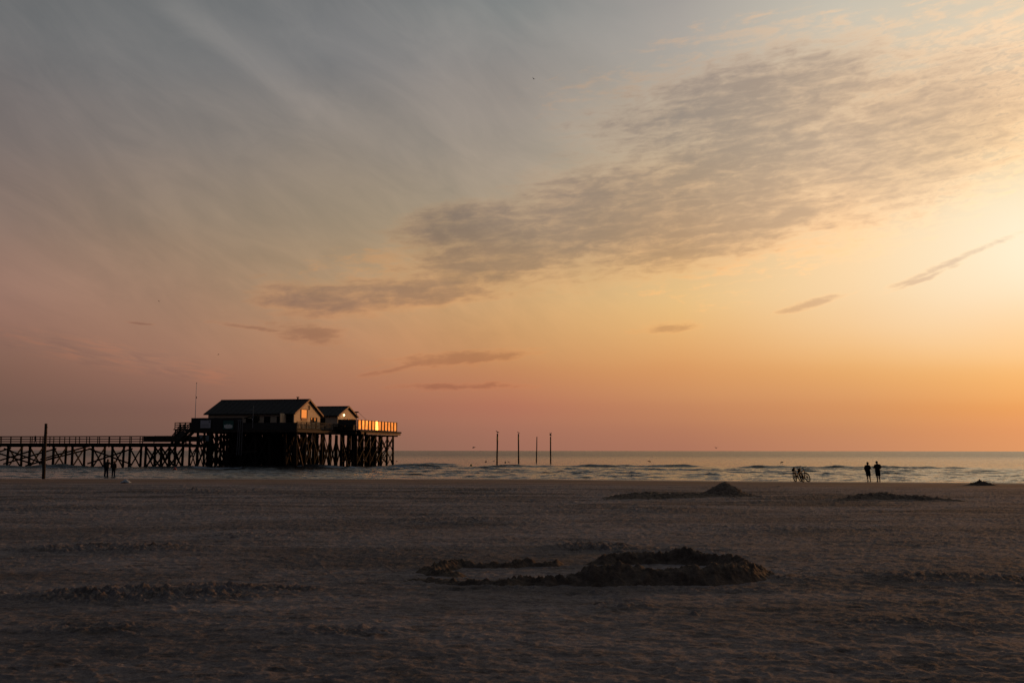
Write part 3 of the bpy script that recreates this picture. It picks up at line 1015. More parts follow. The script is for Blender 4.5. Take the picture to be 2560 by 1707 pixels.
def pile(p, top, r=0.17, parent=plat, foot=-1.6, lean=0.12):
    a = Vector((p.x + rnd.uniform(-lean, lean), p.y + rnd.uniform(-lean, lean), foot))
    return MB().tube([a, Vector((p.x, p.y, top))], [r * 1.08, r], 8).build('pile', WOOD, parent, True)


allp = list(gridp.values()) + edge_pts + edge_pts2 + side_pts
allp = allp[:]
for p in allp: pile(p, DECK - 0.7, rnd.uniform(.17, .22) + (.05 if p.x > -33 and p.y > 153 and p not in edge_pts else 0))
print('piles', len(allp))


def cross(p, q, z0, z1, w=0.12, parent=plat, mt=WOOD, both=True, z2=None):
    mb = MB()
    d = (q - p).normalized()
    nn = Vector((d.y, -d.x, 0)) * 0.14
    mb.bar(p + nn + UP * z0, q + nn + UP * z1, w * 0.6, w * 1.5)
    if both: mb.bar(p - nn + UP * z1, q - nn + UP * z0, w * 0.6, w * 1.5)
    return mb.build('cross_brace', mt, parent)


nb = 0
for k in range(6):
    cross(edge_pts[k], edge_pts[k + 1], 0.3, 2.8, 0.13)
    cross(edge_pts[k], edge_pts[k + 1], 2.8, 5.2, 0.13)
    cross(edge_pts[k], edge_pts2[k], 0.2, 3.1, 0.12)
cross(edge_pts[6], edge_pts2[6], 0.2, 5.0, 0.12)
for k in range(6): cross(edge_pts2[k], edge_pts2[k + 1], 0.2, 5.0, 0.16)
for k in range(4): cross(side_pts[k] + Vector((-2.2, 1.2, 0)), side_pts[k + 1] + Vector((-2.2, 1.2, 0)), 0.3, 5.0, 0.17)
for k in range(4): cross(side_pts[k], side_pts[k + 1], 0.3, 5.0, 0.13)
# long lit raking struts seen against the dark below the house
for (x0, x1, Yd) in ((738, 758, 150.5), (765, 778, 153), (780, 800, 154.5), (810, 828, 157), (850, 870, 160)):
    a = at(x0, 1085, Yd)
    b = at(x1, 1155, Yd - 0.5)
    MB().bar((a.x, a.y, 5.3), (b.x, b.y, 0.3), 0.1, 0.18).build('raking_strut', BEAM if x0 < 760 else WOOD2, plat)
for (i, j), p in sorted(gridp.items(), key=lambda t: (t[0][0] > 5) * -1):
    for (di, dj) in ((1, 0), (0, 1)):
        q = gridp.get((i + di, j + dj))
        if q is None or nb > 64: continue
        if (j < 2 and di) or (i < 1 and dj) or rnd.random() < (0.85 if i > 5 else 0.4):
            cross(p, q, 0.2, 5.1, 0.20 if i > 5 else .15, both=True)
            nb += 1

# closed timber store hanging under the deck, front left
sA = Fp + e1 * 4.4 + e2 * 4.1
sB = Fp + e1 * 15.6 + e2 * 4.1
ub = MB()
k_ = 0
x_ = 0.0
while x_ < 11.2:
    w_ = rnd.uniform(.28, .5)
    lo = rnd.choice([0.05, 0.1, 0.3, 0.2])
    ub.box(sA + e1 * (x_ + w_ / 2) + e2 * rnd.uniform(-.02, .02) + UP * ((lo + 5.3) / 2), (w_, 0.05, 5.3 - lo), AXES)
    x_ += w_ + (0.03 if rnd.random() < .85 else .16)
ub.build('store_cladding', WOOD, plat)
MB().bar(at(604, 1129, 150.5), at(641, 1128, 150.5), 0.5, 0.14).build('staging_plank', WOOD2, plat)
for px_ in (607, 638): MB().tube([at(px_, 1129, 150.6), at(px_, 1086, 150.6)], .03, 5).build('hanger_rod', WOOD2, plat)

# parapet with boards, signs and railings on the platform edge
def wall_panel(a, b, z0, z1, name, mt, parent=plat, th=0.08, boards=True):
    mb = MB()
    d = (b - a).normalized()
    L = (b - a).length
    nn = Vector((d.y, -d.x, 0))
    if boards:
        nz = max(2, int((z1 - z0) / 0.17))
        for k in range(nz):
            zc = z0 + (k + 0.5) * (z1 - z0) / nz
            mb.box(((a + b) / 2) + UP * zc, (L, th * (0.8 if k % 2 else 1.0), (z1 - z0) / nz * 0.93), (d, nn, UP))
        for k in range(int(L / 2.0) + 1):
            mb.box(a + d * min(L - .05, 2.0 * k + .05) - nn * (0.1 if k < 900 else 0) + UP * ((z0 + z1) / 2), (0.1, 0.1, z1 - z0 + 0.02), (d, nn, UP))
        mb.box(((a + b) / 2) + UP * ((z0 + z1) / 2) - nn * 0.02, (L - .02, 0.03, z1 - z0 - .04), (d, nn, UP))
    return mb.build(name, mt, parent)


P600 = Fp + (Cp - Fp) * ((605 - 478) / (742 - 478))
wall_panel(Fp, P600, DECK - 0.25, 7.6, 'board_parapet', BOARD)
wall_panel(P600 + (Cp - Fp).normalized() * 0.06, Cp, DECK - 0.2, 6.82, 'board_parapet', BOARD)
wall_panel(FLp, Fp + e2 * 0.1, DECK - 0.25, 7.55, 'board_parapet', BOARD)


def railing(a, b, z0, z1, parent, n_rails=3, step=1.6, name='railing', mt=WOOD2, slats=0, post=0.09):
    mb = MB()
    d = (b - a).normalized()
    L = (b - a).length
    nn = Vector((d.y, -d.x, 0))
    k = max(1, round(L / step))
    for i in range(k + 1):
        mb.box(a + d * (L * i / k) + UP * ((z0 + z1) / 2), (post, post, z1 - z0), (d, nn, UP))
    for r in range(n_rails):
        z = z1 - 0.03 - r * (z1 - z0) / (n_rails + 0.1)
        mb.box((a + b) / 2 + UP * z + nn * 0.07, (L, 0.05, 0.11 if r else 0.09), (d, nn, UP))
    if slats:
        m_ = int(L / slats)
        for i in range(m_):
            mb.box(a + d * (slats * (i + .5)) + UP * ((z0 + z1) / 2 - .04), (slats * .45, 0.04, (z1 - z0) * .86), (d, nn, UP))
    return mb.build(name, mt, parent)


railing(Cp, Dp, DECK, 6.98, plat, 2, 1.5, slats=0.45, mt=BOARD)
wall_panel(Dp, Ap - dAB * 0.5, DECK - 0.1, 7.72, 'board_parapet', BOARD)
railing(Bp, BLp, DECK, 7.0, plat, 3, 2.0)

# glass windscreen along the right edge: a row of framed panes
scr = empty('glass_windscreen', (Ap.x, Ap.y, DECK), 'row of twelve glass windscreen panes glowing orange in the low sun at the platform edge', 'windscreen')
zt = 7.70
npan = 12
for k in range(npan + 1):
    p = Ap + dAB * (L_AB * k / npan) + nAB * 0.12
    MB().box(p + UP * ((DECK + zt) / 2 + 0.05), (0.34, 0.10, zt - DECK), (dAB, nAB, UP)).build('post', BLACK, scr)
hl = at(935, 1060, 173)
tilt_rnd = random.Random(9)
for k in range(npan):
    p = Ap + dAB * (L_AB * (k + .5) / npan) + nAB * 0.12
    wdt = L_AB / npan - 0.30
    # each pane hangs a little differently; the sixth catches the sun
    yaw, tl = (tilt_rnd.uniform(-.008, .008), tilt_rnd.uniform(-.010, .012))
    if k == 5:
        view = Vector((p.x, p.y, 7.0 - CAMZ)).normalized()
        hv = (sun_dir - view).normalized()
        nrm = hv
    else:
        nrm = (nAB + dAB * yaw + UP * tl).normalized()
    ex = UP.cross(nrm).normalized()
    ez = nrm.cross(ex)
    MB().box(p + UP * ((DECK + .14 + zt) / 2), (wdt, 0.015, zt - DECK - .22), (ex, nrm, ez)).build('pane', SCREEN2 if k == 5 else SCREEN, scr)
MB().bar(Ap + nAB * .12 + UP * (zt - .0), Bp + nAB * .12 + UP * (zt - .0), 0.09, 0.05).build('top_rail', BEAM, scr)
MB().bar(Ap + nAB * .12 + UP * (DECK + .06), Bp + nAB * .12 + UP * (DECK + .06), 0.12, 0.09).build('bottom_rail', BLACK, scr)


# ------------------------------------------------------------------ houses
def house(name, ridge_r, L, hw, zr, ze, label, wall_in=0.5, near_win=()):
    """Gabled house; ridge_r is the right end of the ridge in plan, L its length, hw half width with overhang."""
    base = ridge_r - e1 * (L / 2)
    h = empty(name, (base.x, base.y, DECK), label, 'house')
    w = hw - wall_in
    slope = (zr - ze) / hw
    zw = ze + slope * wall_in - 0.12
    l0, l1 = ridge_r - e1 * (L - 0.55), ridge_r - e1 * 0.35
    def gable(c, name_='gable_wall', th=0.16):
        mb = MB()
        prof = [(-w, DECK), (w, DECK), (w, zw), (0, zr - 0.17), (-w, zw)]
        vs = [c + e2 * s + UP * z for s, z in prof] + [c - e1 * th + e2 * s + UP * z for s, z in prof]
        n = 5
        fs = [tuple(range(n)), tuple(reversed(range(n, 2 * n)))] + [(i, (i + 1) % n, n + (i + 1) % n, n + i) for i in range(n)]
        mb.add(vs, fs)
        return mb.build(name_, WALL, h)
    gable(l1)
    gable(l0 + e1 * .16)
    # long walls
    for s in (-1, 1):
        a, b = l0 + e1 * .17 + e2 * s * (w - .08), l1 - e1 * .17 + e2 * s * (w - .08)
        MB().box((a + b) / 2 + UP * ((DECK + zw) / 2), ((b - a).length, 0.16, zw - DECK), AXES).build('long_wall', WALL, h)
    # roof: two thick slabs
    r0, r1 = ridge_r - e1 * L, ridge_r
    mb = MB()
    t = 0.16
    prof = [(-hw, ze), (0, zr), (hw, ze), (hw, ze - t), (0, zr - t * 1.15), (-hw, ze - t)]
    vs = [r0 + e2 * s + UP * z for s, z in prof] + [r1 + e2 * s + UP * z for s, z in prof]
    fs = [(0, 1, 7, 6), (1, 2, 8, 7), (2, 3, 9, 8), (3, 4, 10, 9), (4, 5, 11, 10), (5, 0, 6, 11), (0, 5, 4, 1), (1, 4, 3, 2), (6, 7, 10, 11), (7, 8, 9, 10)]
    mb.add(vs, fs)
    roof = mb.build('roof', ROOF, h)
    # seams of the roofing
    sm = MB()
    nseam = int(L / 0.9)
    for k in range(1, nseam):
        for s in (-1, 1):
            p = r0 + e1 * (L * k / nseam)
            sm.bar(p + UP * (zr + .02), p + e2 * s * hw + UP * (ze + .02), 0.04, 0.03)
    sm.bar(r0 + UP * (zr + .03), r1 + UP * (zr + .03), 0.22, 0.06)
    sm.build('roof_seam', ROOF, roof)
    # barge boards on the gable
    for s in (-1, 1):
        MB().bar(r1 + e1 * .03 + e2 * s * hw * 1.005 + UP * (ze - .06), r1 + e1 * .03 + e2 * s * .02 + UP * (zr - .06), 0.05, 0.26).build('barge_board', TRIM, h)
    return h, l1, w


rr1 = flat(at(775, 1000, 157.0), 0)
z_r1 = at(775, 998, 157.0).z
z_e1 = at(738, 1033, 151.6).z
rl1 = flat(at(552, 1001.5, 160), 0)
L1 = (rr1 - rl1).length
h1, g1c, w1 = house('pier_house', rr1, L1, 5.5, z_r1, z_e1, 'longer cream house with dark gabled roof and orange lit gable window on the platform')
NIN = e1   # outward normal of the gables


def gable_pt(c, px, py, out=0.0):
    """Point on the gable plane through c (normal e1) seen at photo position."""
    d = ray(px, py)
    o = Vector((0, 0, CAMZ))
    k = ((c + NIN * out) - Vector((0, 0, 0))).dot(NIN) / d.dot(NIN)
    return o + d * k


def gable_window(h, c, x0, x1, y0, y1, frame=0.10, sill=0.0, name='window', mt=TRIM, glass=GLASS):
    a = gable_pt(c, x0, y1)
    b = gable_pt(c, x1, y0)
    wd = (flat(b, 0) - flat(a, 0)).length
    z0, z1 = a.z, b.z
    mid = (flat(a, 0) + flat(b, 0)) / 2
    wdw = MB()
    ctr = mid + UP * ((z0 + z1) / 2)
    for s in (-1, 1):
        wdw.box(ctr + e1 * .04 + e2 * s * (wd / 2 + frame / 2), (0.10, frame, z1 - z0 + 2 * frame), AXES)
    wdw.box(ctr + e1 * .04 + UP * ((z1 - z0) / 2 + frame / 2), (0.10, wd, frame), AXES)
    wdw.box(ctr + e1 * .05 - UP * ((z1 - z0) / 2 + frame / 2 + sill / 2), (0.12, wd, frame + sill), AXES)
    o = wdw.build(name, mt, h)
    FR = 1
    MB().box(ctr + e1 * .015, (0.03, wd, z1 - z0), AXES).build('pane', glass, o)
    return o


gable_window(h1, g1c, 752.5, 767.3, 1024.8, 1044.0, 0.16, 0.28)
gable_window(h1, g1c, 776.8, 780.3, 1044.5, 1052.5, 0.05, 0.05)
gable_window(h1, g1c, 785.0, 789.0, 1044.3, 1052.3, 0.05, 0.05)
for x0, x1 in ((780.9, 784.0), (789.6, 792.0)):
    a, b = gable_pt(g1c, x0, 1055), gable_pt(g1c, x1, 1044)
    MB().box((a + b) / 2 + e1 * .05, (0.07, (flat(a, 0) - flat(b, 0)).length, b.z - a.z), AXES).build('unlit_window_half', BLACK, h1)  # unlit right half of each small window, put in as a black panel
# crescent shaped bracket lamp high on the gable
cc = gable_pt(g1c, 770.5, 1019.0)
MB().torus(cc + e1 * .12, 0.30, 0.07, e2, UP, 12, 6, R(-80), R(80)).build('wall_ring', BLACK, h1)
# chimney vent
cv = at(744.5, 998, 157.6)
MB().tube([(cv.x, cv.y, z_r1 - .2), (cv.x, cv.y, z_r1 + .3)], 0.12, 8).box((cv.x, cv.y, z_r1 + .36), (0.42, 0.3, 0.10)).build('chimney', BLACK, h1)
# wing wall with two lit boards at the right end of the long side
wl = g1c - e1 * 1.35 - e2 * w1
MB().box(wl - e2 * 1.05 + UP * (DECK + 1.12), (0.1, 1.9, 2.2), AXES).build('wing_wall', WALL, h1)
MB().box(wl + e1 * 0.62 - e2 * 0.02 + UP * (DECK + 1.15), (1.1, 0.08, 2.3), AXES).build('shaded_wall_panel', BLACK, h1)  # shadowed stretch of the long wall, put in as a black panel
for i, (x0, x1, y0, y1) in enumerate(((545, 566, 1045, 1060), (583, 606, 1044.5, 1060), (660, 676, 1040, 1058), (692, 708, 1040, 1058))):
    c0 = Vector(g1c) - e2 * w1
    def lw(px, py):
        d = ray(px, py)
        k = (c0 - e2 * .0).dot(e2) / d.dot(e2)
        return Vector((0, 0, CAMZ)) + d * k
    a, b = lw(x0, y1), lw(x1, y0)
    o = MB().box((a + b) / 2 - e2 * .04, ((flat(a, 0) - flat(b, 0)).length, 0.06, b.z - a.z), AXES).build('window', WOOD2, h1)
    MB().box((a + b) / 2 - e2 * .08, ((flat(a, 0) - flat(b, 0)).length * .8, 0.03, (b.z - a.z) * .8), AXES).build('pane', BLACK, o)

rr2 = flat(at(873, 1016, 172.0), 0)
z_r2 = at(873, 1015.5, 172.0).z
z_e2 = at(850, 1038, 167.4).z
h2, g2c, w2 = house('small_pier_house', rr2, 13.0, 4.7, z_r2, z_e2, 'shorter cream house with dark gabled roof behind the longer house on the platform', 0.45)
gable_window(h2, g2c, 860.5, 864.0, 1047.5, 1053, 0.05)
gable_window(h2, g2c, 869.5, 873.5, 1047.3, 1053, 0.05)
gable_window(h2, g2c, 880, 884, 1048, 1053, 0.05)
c0 = g2c - e2 * w2
d = ray(806, 1053); k = c0.dot(e2) / d.dot(e2)
pw = Vector((0, 0, CAMZ)) + d * k
MB().box(pw - e2 * .05, (1.0, .08, 1.1), AXES).build('window', BLACK, h2)
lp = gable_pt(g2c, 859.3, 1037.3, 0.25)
lo = MB().bar(lp - e1 * .24, lp, 0.05, 0.05).build('glint_bracket', BLACK, h2)
MB().ball(lp + e1 * .06, 0.13).build('lamp_or_glint_globe', GLOW, lo)  # sun glint on the gable, added as a glowing ball on a bracket

# ------------------------------------------------------------------ things on the platform
fpb = at(487.3, 1060, 156)
fp = empty('flagpole', (fpb.x, fpb.y, DECK), 'tall thin bare flagpole rising above the platform, left of the houses', 'flagpole')
ztop = at(489, 957.5, 156).z
MB().tube([(fpb.x, fpb.y, DECK), (fpb.x + .02, fpb.y, ztop)], [0.055, 0.032], 8).build('pole', WHITE, fp, True)
MB().ball((fpb.x + .03, fpb.y, ztop), 0.07).build('finial', BLACK, fp)
zf = at(487.8, 993.5, 156).z
MB().box((fpb.x + .06, fpb.y, zf), (0.14, 0.06, 0.36)).build('cleat', TRIM, fp)


def signboard(name, x0, x1, y0, y1, Yd, mt, label, tilt=0.0, posts=False):
    a, b = at(x0, y1, Yd), at(x1, y0, Yd)
    ctr = (a + b) / 2
    wd = abs(b.x - a.x) / e1.x
    o = empty(name, (ctr.x, ctr.y, min(a.z, b.z)), label, 'sign')
    ex = (e1 + UP * tilt).normalized()
    ax = (ex, e2, e2.cross(ex) * -1)
    MB().box(ctr, (wd, 0.05, abs(b.z - a.z)), ax).build('panel', mt, o)
    fr = MB()
    h_ = abs(b.z - a.z)
    for s in (-1, 1):
        fr.box(ctr + ax[2] * s * h_ / 2 - e2 * .01, (wd + .06, 0.08, 0.05), ax)
        fr.box(ctr + ex * s * wd / 2 - e2 * .012, (0.05, 0.08, h_ + .05), ax)
    fr.build('frame', STEEL if mt is SIGNW else BLACK, o)
    return o, ctr, wd, h_


Yf = lambda px: Fp.y + (Cp.y - Fp.y) * (px - 478) / (742 - 478)
o, c_, wd, hh = signboard('notice_board', 500, 528, 1050, 1069.5, Yf(514) - .25, SIGNW, 'pale grey rectangular sign on the dark parapet, near the platforms left corner')
MB().box(c_ + e1 * wd * .37 + UP * hh * .3 - e2 * .035, (0.16, 0.02, 0.16), AXES).build('emblem', BLACK, o)
tl = MB()
for r_ in range(3): tl.box(c_ - e1 * .08 + UP * (hh * (-.05 - .12 * r_)) - e2 * .035, (wd * .72, .02, .05), AXES)
tl.build('text_line_block', STEEL, o)
o, c_, wd, hh = signboard('green_sign', 556, 586, 1050, 1073, Yf(571) - .25, GREEN, 'dark green square sign with a pale oval emblem on the parapet')
# pale oval emblem: bowed strokes between two arcs
em = MB()
W2 = wd * .36
for k in range(-4, 5):
    xx = k / 4.4
    hz = 0.30 * math.sqrt(max(0, 1 - xx * xx * .75))
    em.box(c_ + e1 * xx * W2 - UP * .22 - e2 * .04, (W2 * 2 / 9 * (.62 if k % 2 else .9), 0.02, hz * (2.0 if k % 3 else 1.6)), AXES)
for k in range(-7, 8):
    xx = k / 7.5
    em.box(c_ + e1 * xx * W2 - UP * (.22 + .30 * math.sqrt(max(0, 1 - xx * xx * .75))) - e2 * .045, (W2 * 2 / 13, 0.02, 0.07), AXES)
em.build('emblem', WHITE, o)
signboard('hanging_board', 491, 527, 1087.5, 1102.5, 153.2, SIGNG, 'grey green board hung between the piles below the parapet', tilt=-0.03)

# tall steel ladder frame in front of the platform
ld_ = empty('access_ladder', at(598, 1138, 151.2), 'tall narrow pale steel ladder frame hanging down in front of the piles', 'ladder')
for (xa, xb) in ((597, 591.5), (601.3, 596.5), (606.5, 603)):
    MB().tube([at(xa, 1050.5, 151.5), at(xb, 1137, 151.0)], 0.035, 6).build('rail', STEEL, ld_)
for k in range(22):
    t = k / 21
    xl, xr_ = 597 + (591.5 - 597) * t, 606.5 + (603 - 606.5) * t
    yy_ = 1052 + (1134 - 1052) * t
    MB().tube([at(xl, yy_, 151.5 - .5 * t), at(xr_, yy_, 151.5 - .5 * t)], 0.018, 5).build('rung', BOARD, ld_)
MB().bar(at(594, 1050.5, 151.5), at(611, 1050.5, 151.5), 0.08, 0.08).build('top_bar', STEEL, ld_)

# street lamp mast and dark kiosk in front of the long house
mb_ = at(632, 1060, 150.9)
ml = empty('lamp_mast', (mb_.x, mb_.y, DECK), 'thin grey mast with a short cross arm in front of the long roof', 'mast')
MB().tube([(mb_.x, mb_.y, DECK), (mb_.x, mb_.y, at(632, 1014, 150.9).z)], 0.05, 8).build('pole', STEEL, ml)
MB().bar(at(616, 1024.5, 150.9), at(633, 1023.5, 150.9), 0.06, 0.06).build('arm', STEEL, ml)
kb = at(628, 1057, 152)
ki = empty('deck_kiosk', (kb.x, kb.y, DECK), 'small dark kiosk with a sloping lid on the deck beside the mast', 'kiosk')
ka, kc = at(612, 1057, 151.9), at(645, 1043, 151.9)
KM = (ka + kc) / 2
MB().box((KM.x, KM.y + .4, (DECK + kc.z) / 2 - .1), (kc.x - ka.x - .3, 0.8, kc.z - DECK - .1), AXES).build('body', BLACK, ki)
MB().bar(at(611, 1046, 151.6), at(628, 1040.5, 151.6), 1.1, 0.08).build('lid', BLACK, ki)
MB().box(at(639, 1046, 151.9), (0.9, 0.9, 0.8), AXES).build('hood', BLACK, ki)
MB().ball(at(631, 1048, 151.3), 0.09).build('lamp_or_glint_globe', WHITE, ki)

# box lamp on a post beside the small house with its guy wire
bl = at(891, 1060, 169)
bo = empty('floodlight', (bl.x, bl.y, DECK), 'flat dark floodlight on a post right of the small house, held by a sloping wire', 'floodlight')
zb = at(891, 1029.5, 169).z
MB().tube([(bl.x, bl.y, DECK), (bl.x, bl.y, zb)], 0.05, 8).build('post', BLACK, bo)
MB().bar(at(887, 1030, 169), at(896.5, 1030, 169), 0.4, 0.2).build('lamp_head', BLACK, bo)
MB().tube([at(896.5, 1031, 169), at(906, 1040.5, 169), at(918, 1050.5, 169.5)], 0.022, 5).build('guy_wire', TRIM, bo)

# parasols, furled, and counters on the terrace in front of the small house
for i, (px, yt) in enumerate(((845, 1052), (874, 1050))):
    p = at(px, 1060, 163)
    zt_ = at(px, yt, 163).z
    u = empty('deck_table', (p.x, p.y, DECK), ('dark bench table on the terrace left of the small gable' if i == 0 else 'dark bench table on the terrace in front of the small gable'), 'table', 'tables on the terrace')
    MB().box((p.x, p.y, DECK + .78), (1.8, 0.8, 0.06), AXES).build('table_top', WOOD2, u)
    for s in (-1, 1):
        MB().box((p.x + s * .7, p.y, DECK + .375), (0.09, 0.6, 0.75), AXES).build('leg', WOOD2, u)
        MB().box((p.x, p.y + s * .72, DECK + .45), (1.8, 0.26, 0.05), AXES).box((p.x, p.y + s * .72, DECK + .21), (1.5, .08, .42), AXES).build('bench', WOOD2, u)

# ------------------------------------------------------------------ the pier
PZ = 3.72
Pr = flat(at(452, 1112, 150.0), 0)
PL = 50.0
Pl = Pr - e1 * PL
WD = 3.3
pier = empty('wooden_pier', (Pr.x, Pr.y, 0), 'long wooden pier on crossed piles running out of the picture on the left', 'pier')
MB().box((Pr + Pl) / 2 + e2 * WD / 2 + UP * (PZ - .05), (PL, WD, 0.1), AXES).build('deck', WOOD, pier)
for s, nm in ((0.05, 'stringer'), (WD - 0.05, 'stringer')):
    MB().box((Pr + Pl) / 2 + e2 * s + UP * (PZ - .31), (PL, 0.18, 0.40), AXES).build(nm, WOOD, pier)


def t_at(px):
    """Distance along the pier from its right end at which the front edge is seen at px."""
    d = ray(px, 1112)
    # Pr - e1 t, x/y = d.x/d.y
    k = d.x / d.y
    return (Pr.x - k * Pr.y) / (e1.x - k * e1.y)


def rails(t0, t1, off, step, zt_, zb_, mt, nr, parent=pier, first=0.0, name='railing'):
    a, b = Pr - e1 * t0 + e2 * off, Pr - e1 * t1 + e2 * off
    L = (b - a).length
    o = MB()
    for r_ in range(nr):
        z = zt_ - r_ * 0.37
        o.bar(a + UP * z, b + UP * z, 0.06, 0.12)
    ro = o.build(name, mt, parent)
    tcur = first
    while tcur < L:
        p = a - e1 * tcur
        MB().box(p + UP * ((zt_ + zb_) / 2 + .02) + e2 * .06, (0.10, 0.10, zt_ - zb_), AXES).build('rail_post', mt, ro)
        tcur += step
    return ro


tf = t_at(358)
rails(tf, PL, 0.0, 1.72, PZ + 1.02, PZ - 0.62, WOOD2, 3, first=.6)
rails(tf, PL, WD, 1.95, PZ + 1.02, PZ - 0.62, WOOD2, 3, first=.3)


def pbox(t0, t1, off, z0, z1, name, mt, boards=True):
    return wall_panel(Pr - e1 * t1 + e2 * off, Pr - e1 * t0 + e2 * off, z0, z1, name, mt, pier)


pbox(t_at(385), t_at(358), 0.0, PZ + .28, PZ + 1.08, 'board_panel', WOOD2)
pbox(t_at(440), t_at(386), -.06, PZ + .16, PZ + 1.10, 'board_panel', WOOD2)
pbox(t_at(470), t_at(358), WD, PZ + .25, PZ + 1.05, 'board_panel', WOOD2)
MB().box((Pr - e1 * (t_at(358) / 2 - .7)) + e2 * (WD / 2) + UP * (PZ - .36), (t_at(358) + 1.6, WD + .7, 0.42), AXES).build('landing_deck', WOOD, pier)

bents = [-12, -65, 20, 75, 134, 180, 231, 280, 325]
bents = [-38, 20, 74, 133, 180, 231, 280, 324]
bent_pts = []
for px in bents:
    t = t_at(px)
    f_, b__ = Pr - e1 * t + e2 * .15, Pr - e1 * t + e2 * (WD - .15)
    bent_pts.append((f_, b__))
    pile(f_, PZ - .13, .20, pier, lean=.1)
    pile(b__, PZ - .13, .185, pier, lean=.1)
    cross(f_, b__, 0.1, PZ - .5, 0.15, pier)
    MB().bar(f_ - e2 * .35 + UP * (PZ - .48), b__ + e2 * .35 + UP * (PZ - .48), 0.16, 0.2).build('cap_beam', WOOD, pier)


def long_brace(i, j, off, z0, z1, ext=0.6):
    f_, g_ = bent_pts[i][0] + e2 * off, bent_pts[j][0] + e2 * off
    d_ = (g_ - f_).normalized()
    MB().bar(f_ - d_ * ext + UP * z0, g_ + d_ * ext + UP * z1, 0.1, 0.22).build('long_brace', WOOD, pier)


long_brace(0, 1, -.2, 1.4, 3.0); long_brace(0, 2, -.28, 3.0, .6); long_brace(0, 2, -.2, .1, 2.6); long_brace(1, 3, -.28, 2.9, -.1)
long_brace(1, 3, -.2, .5, 2.9); long_brace(2, 3, -.12, .2, 1.6); long_brace(2, 4, WD, 1.2, 3.3); long_brace(2, 4, WD + .1, .8, 2.9, .9)
long_brace(5, 7, -.2, 2.9, .5); long_brace(5, 7, -.28, .6, 2.9)
land = [364, 388, 402, 424, 437, 458]
lp_ = []
for px in land:
    t = t_at(px)
    q = Pr - e1 * t + e2 * (.15 if px in (364, 402, 437) else WD * .9)
    # keep the seen column: slide along the pier for the back row
    if px not in (364, 402, 437):
        k = ray(px, 1112).x / ray(px, 1112).y
        tt = (Pr.x + e2.x * WD * .9 - k * (Pr.y + e2.y * WD * .9)) / (e1.x - k * e1.y)
        q = Pr - e1 * tt + e2 * WD * .9
    lp_.append(q)
    pile(q, PZ - .5, .2, pier, lean=.08)
for i, j in ((0, 1), (2, 3), (4, 5), (0, 2), (2, 4), (1, 3), (3, 5)):
    cross(lp_[i], lp_[j], 0.0, PZ - .7, 0.16, pier)
# trestle joining the pier to the platform
tp = [at(x, 1150, y_) for x, y_ in ((473, 150.6), (492, 152.2), (509, 152.8), (523, 153.0), (538, 153.2))]
for i, q in enumerate(tp):
    pile(q, DECK - .7 if i else DECK - 1.0, .17, plat, lean=.06)
for i in range(len(tp) - 1):
    cross(flat(tp[i], 0), flat(tp[i + 1], 0), 0.1, 3.6, 0.12, plat)
MB().bar(at(455, 1115, 151), at(545, 1116, 152.5), 0.3, 0.32).build('landing_beam', WOOD, plat)
cross(flat(tp[0], 0), flat(tp[2], 0), 1.5, 5.2, 0.12, plat, both=False)

# stairs: from the pier up to the platform, and a second flight behind it with its own landing
st = empty('wooden_stairs', (Pr.x, Pr.y, PZ), 'steep wooden stairs rising from the pier to the platform corner', 'stairs')


def flight(p0, p1, wdt, parent, name='stair_flight', panel=True):
    n = 12
    mb = MB()
    for k in range(n):
        q = p0.lerp(p1, (k + .5) / n)
        mb.box(q + e2 * wdt / 2, (0.30, wdt, 0.05), AXES)
    mb.build('stair_tread', WOOD2, parent)
    for s in (0, wdt):
        MB().bar(p0 + e2 * s - UP * .05, p1 + e2 * s - UP * .05, 0.07, 0.34).build('stringer', WOOD, parent)
        o = MB()
        for hgt in (1.0, .66, .33): o.bar(p0 + e2 * s + UP * hgt, p1 + e2 * s + UP * hgt, 0.05, 0.16 if panel else .08)
        for k in range(4):
            q = p0.lerp(p1, k / 3)
            o.box(q + e2 * s + UP * .5, (0.09, 0.09, 1.0), AXES)
        o.build('handrail', BOARD, parent)


flight(at(441, 1108, 151.2), at(475, 1074.5, 152.6), 1.6, st)
st2 = empty('rear_stairs', at(440, 1075, 157), 'narrow rear stairs with a railed landing left of the platform corner', 'stairs')
la, lb = at(437, 1075, 157.5), at(477, 1075, 156.2)
la, lb = flat(la, 0), flat(lb, 0)
MB().box((la + lb) / 2 + e2 * .7 + UP * 5.9, ((lb - la).length, 1.5, .16), AXES).build('landing', WOOD, st2)
railing(la, lb, 5.98, 6.98, st2, 3, .95, slats=0)
railing(la + e2 * 1.4, lb + e2 * 1.4, 5.98, 6.98, st2, 3, .95)
railing(la, la + e2 * 1.4, 5.98, 6.98, st2, 3, 1.4)
flight(at(428, 1108, 156.5), at(452, 1076, 157.2), 1.0, st2)
for q in (la + e1 * .1, la + e1 * .1 + e2 * 1.3, la + e1 * 2.0):
    pile(q, 5.85, .10, st2, foot=PZ - .2, lean=.02)

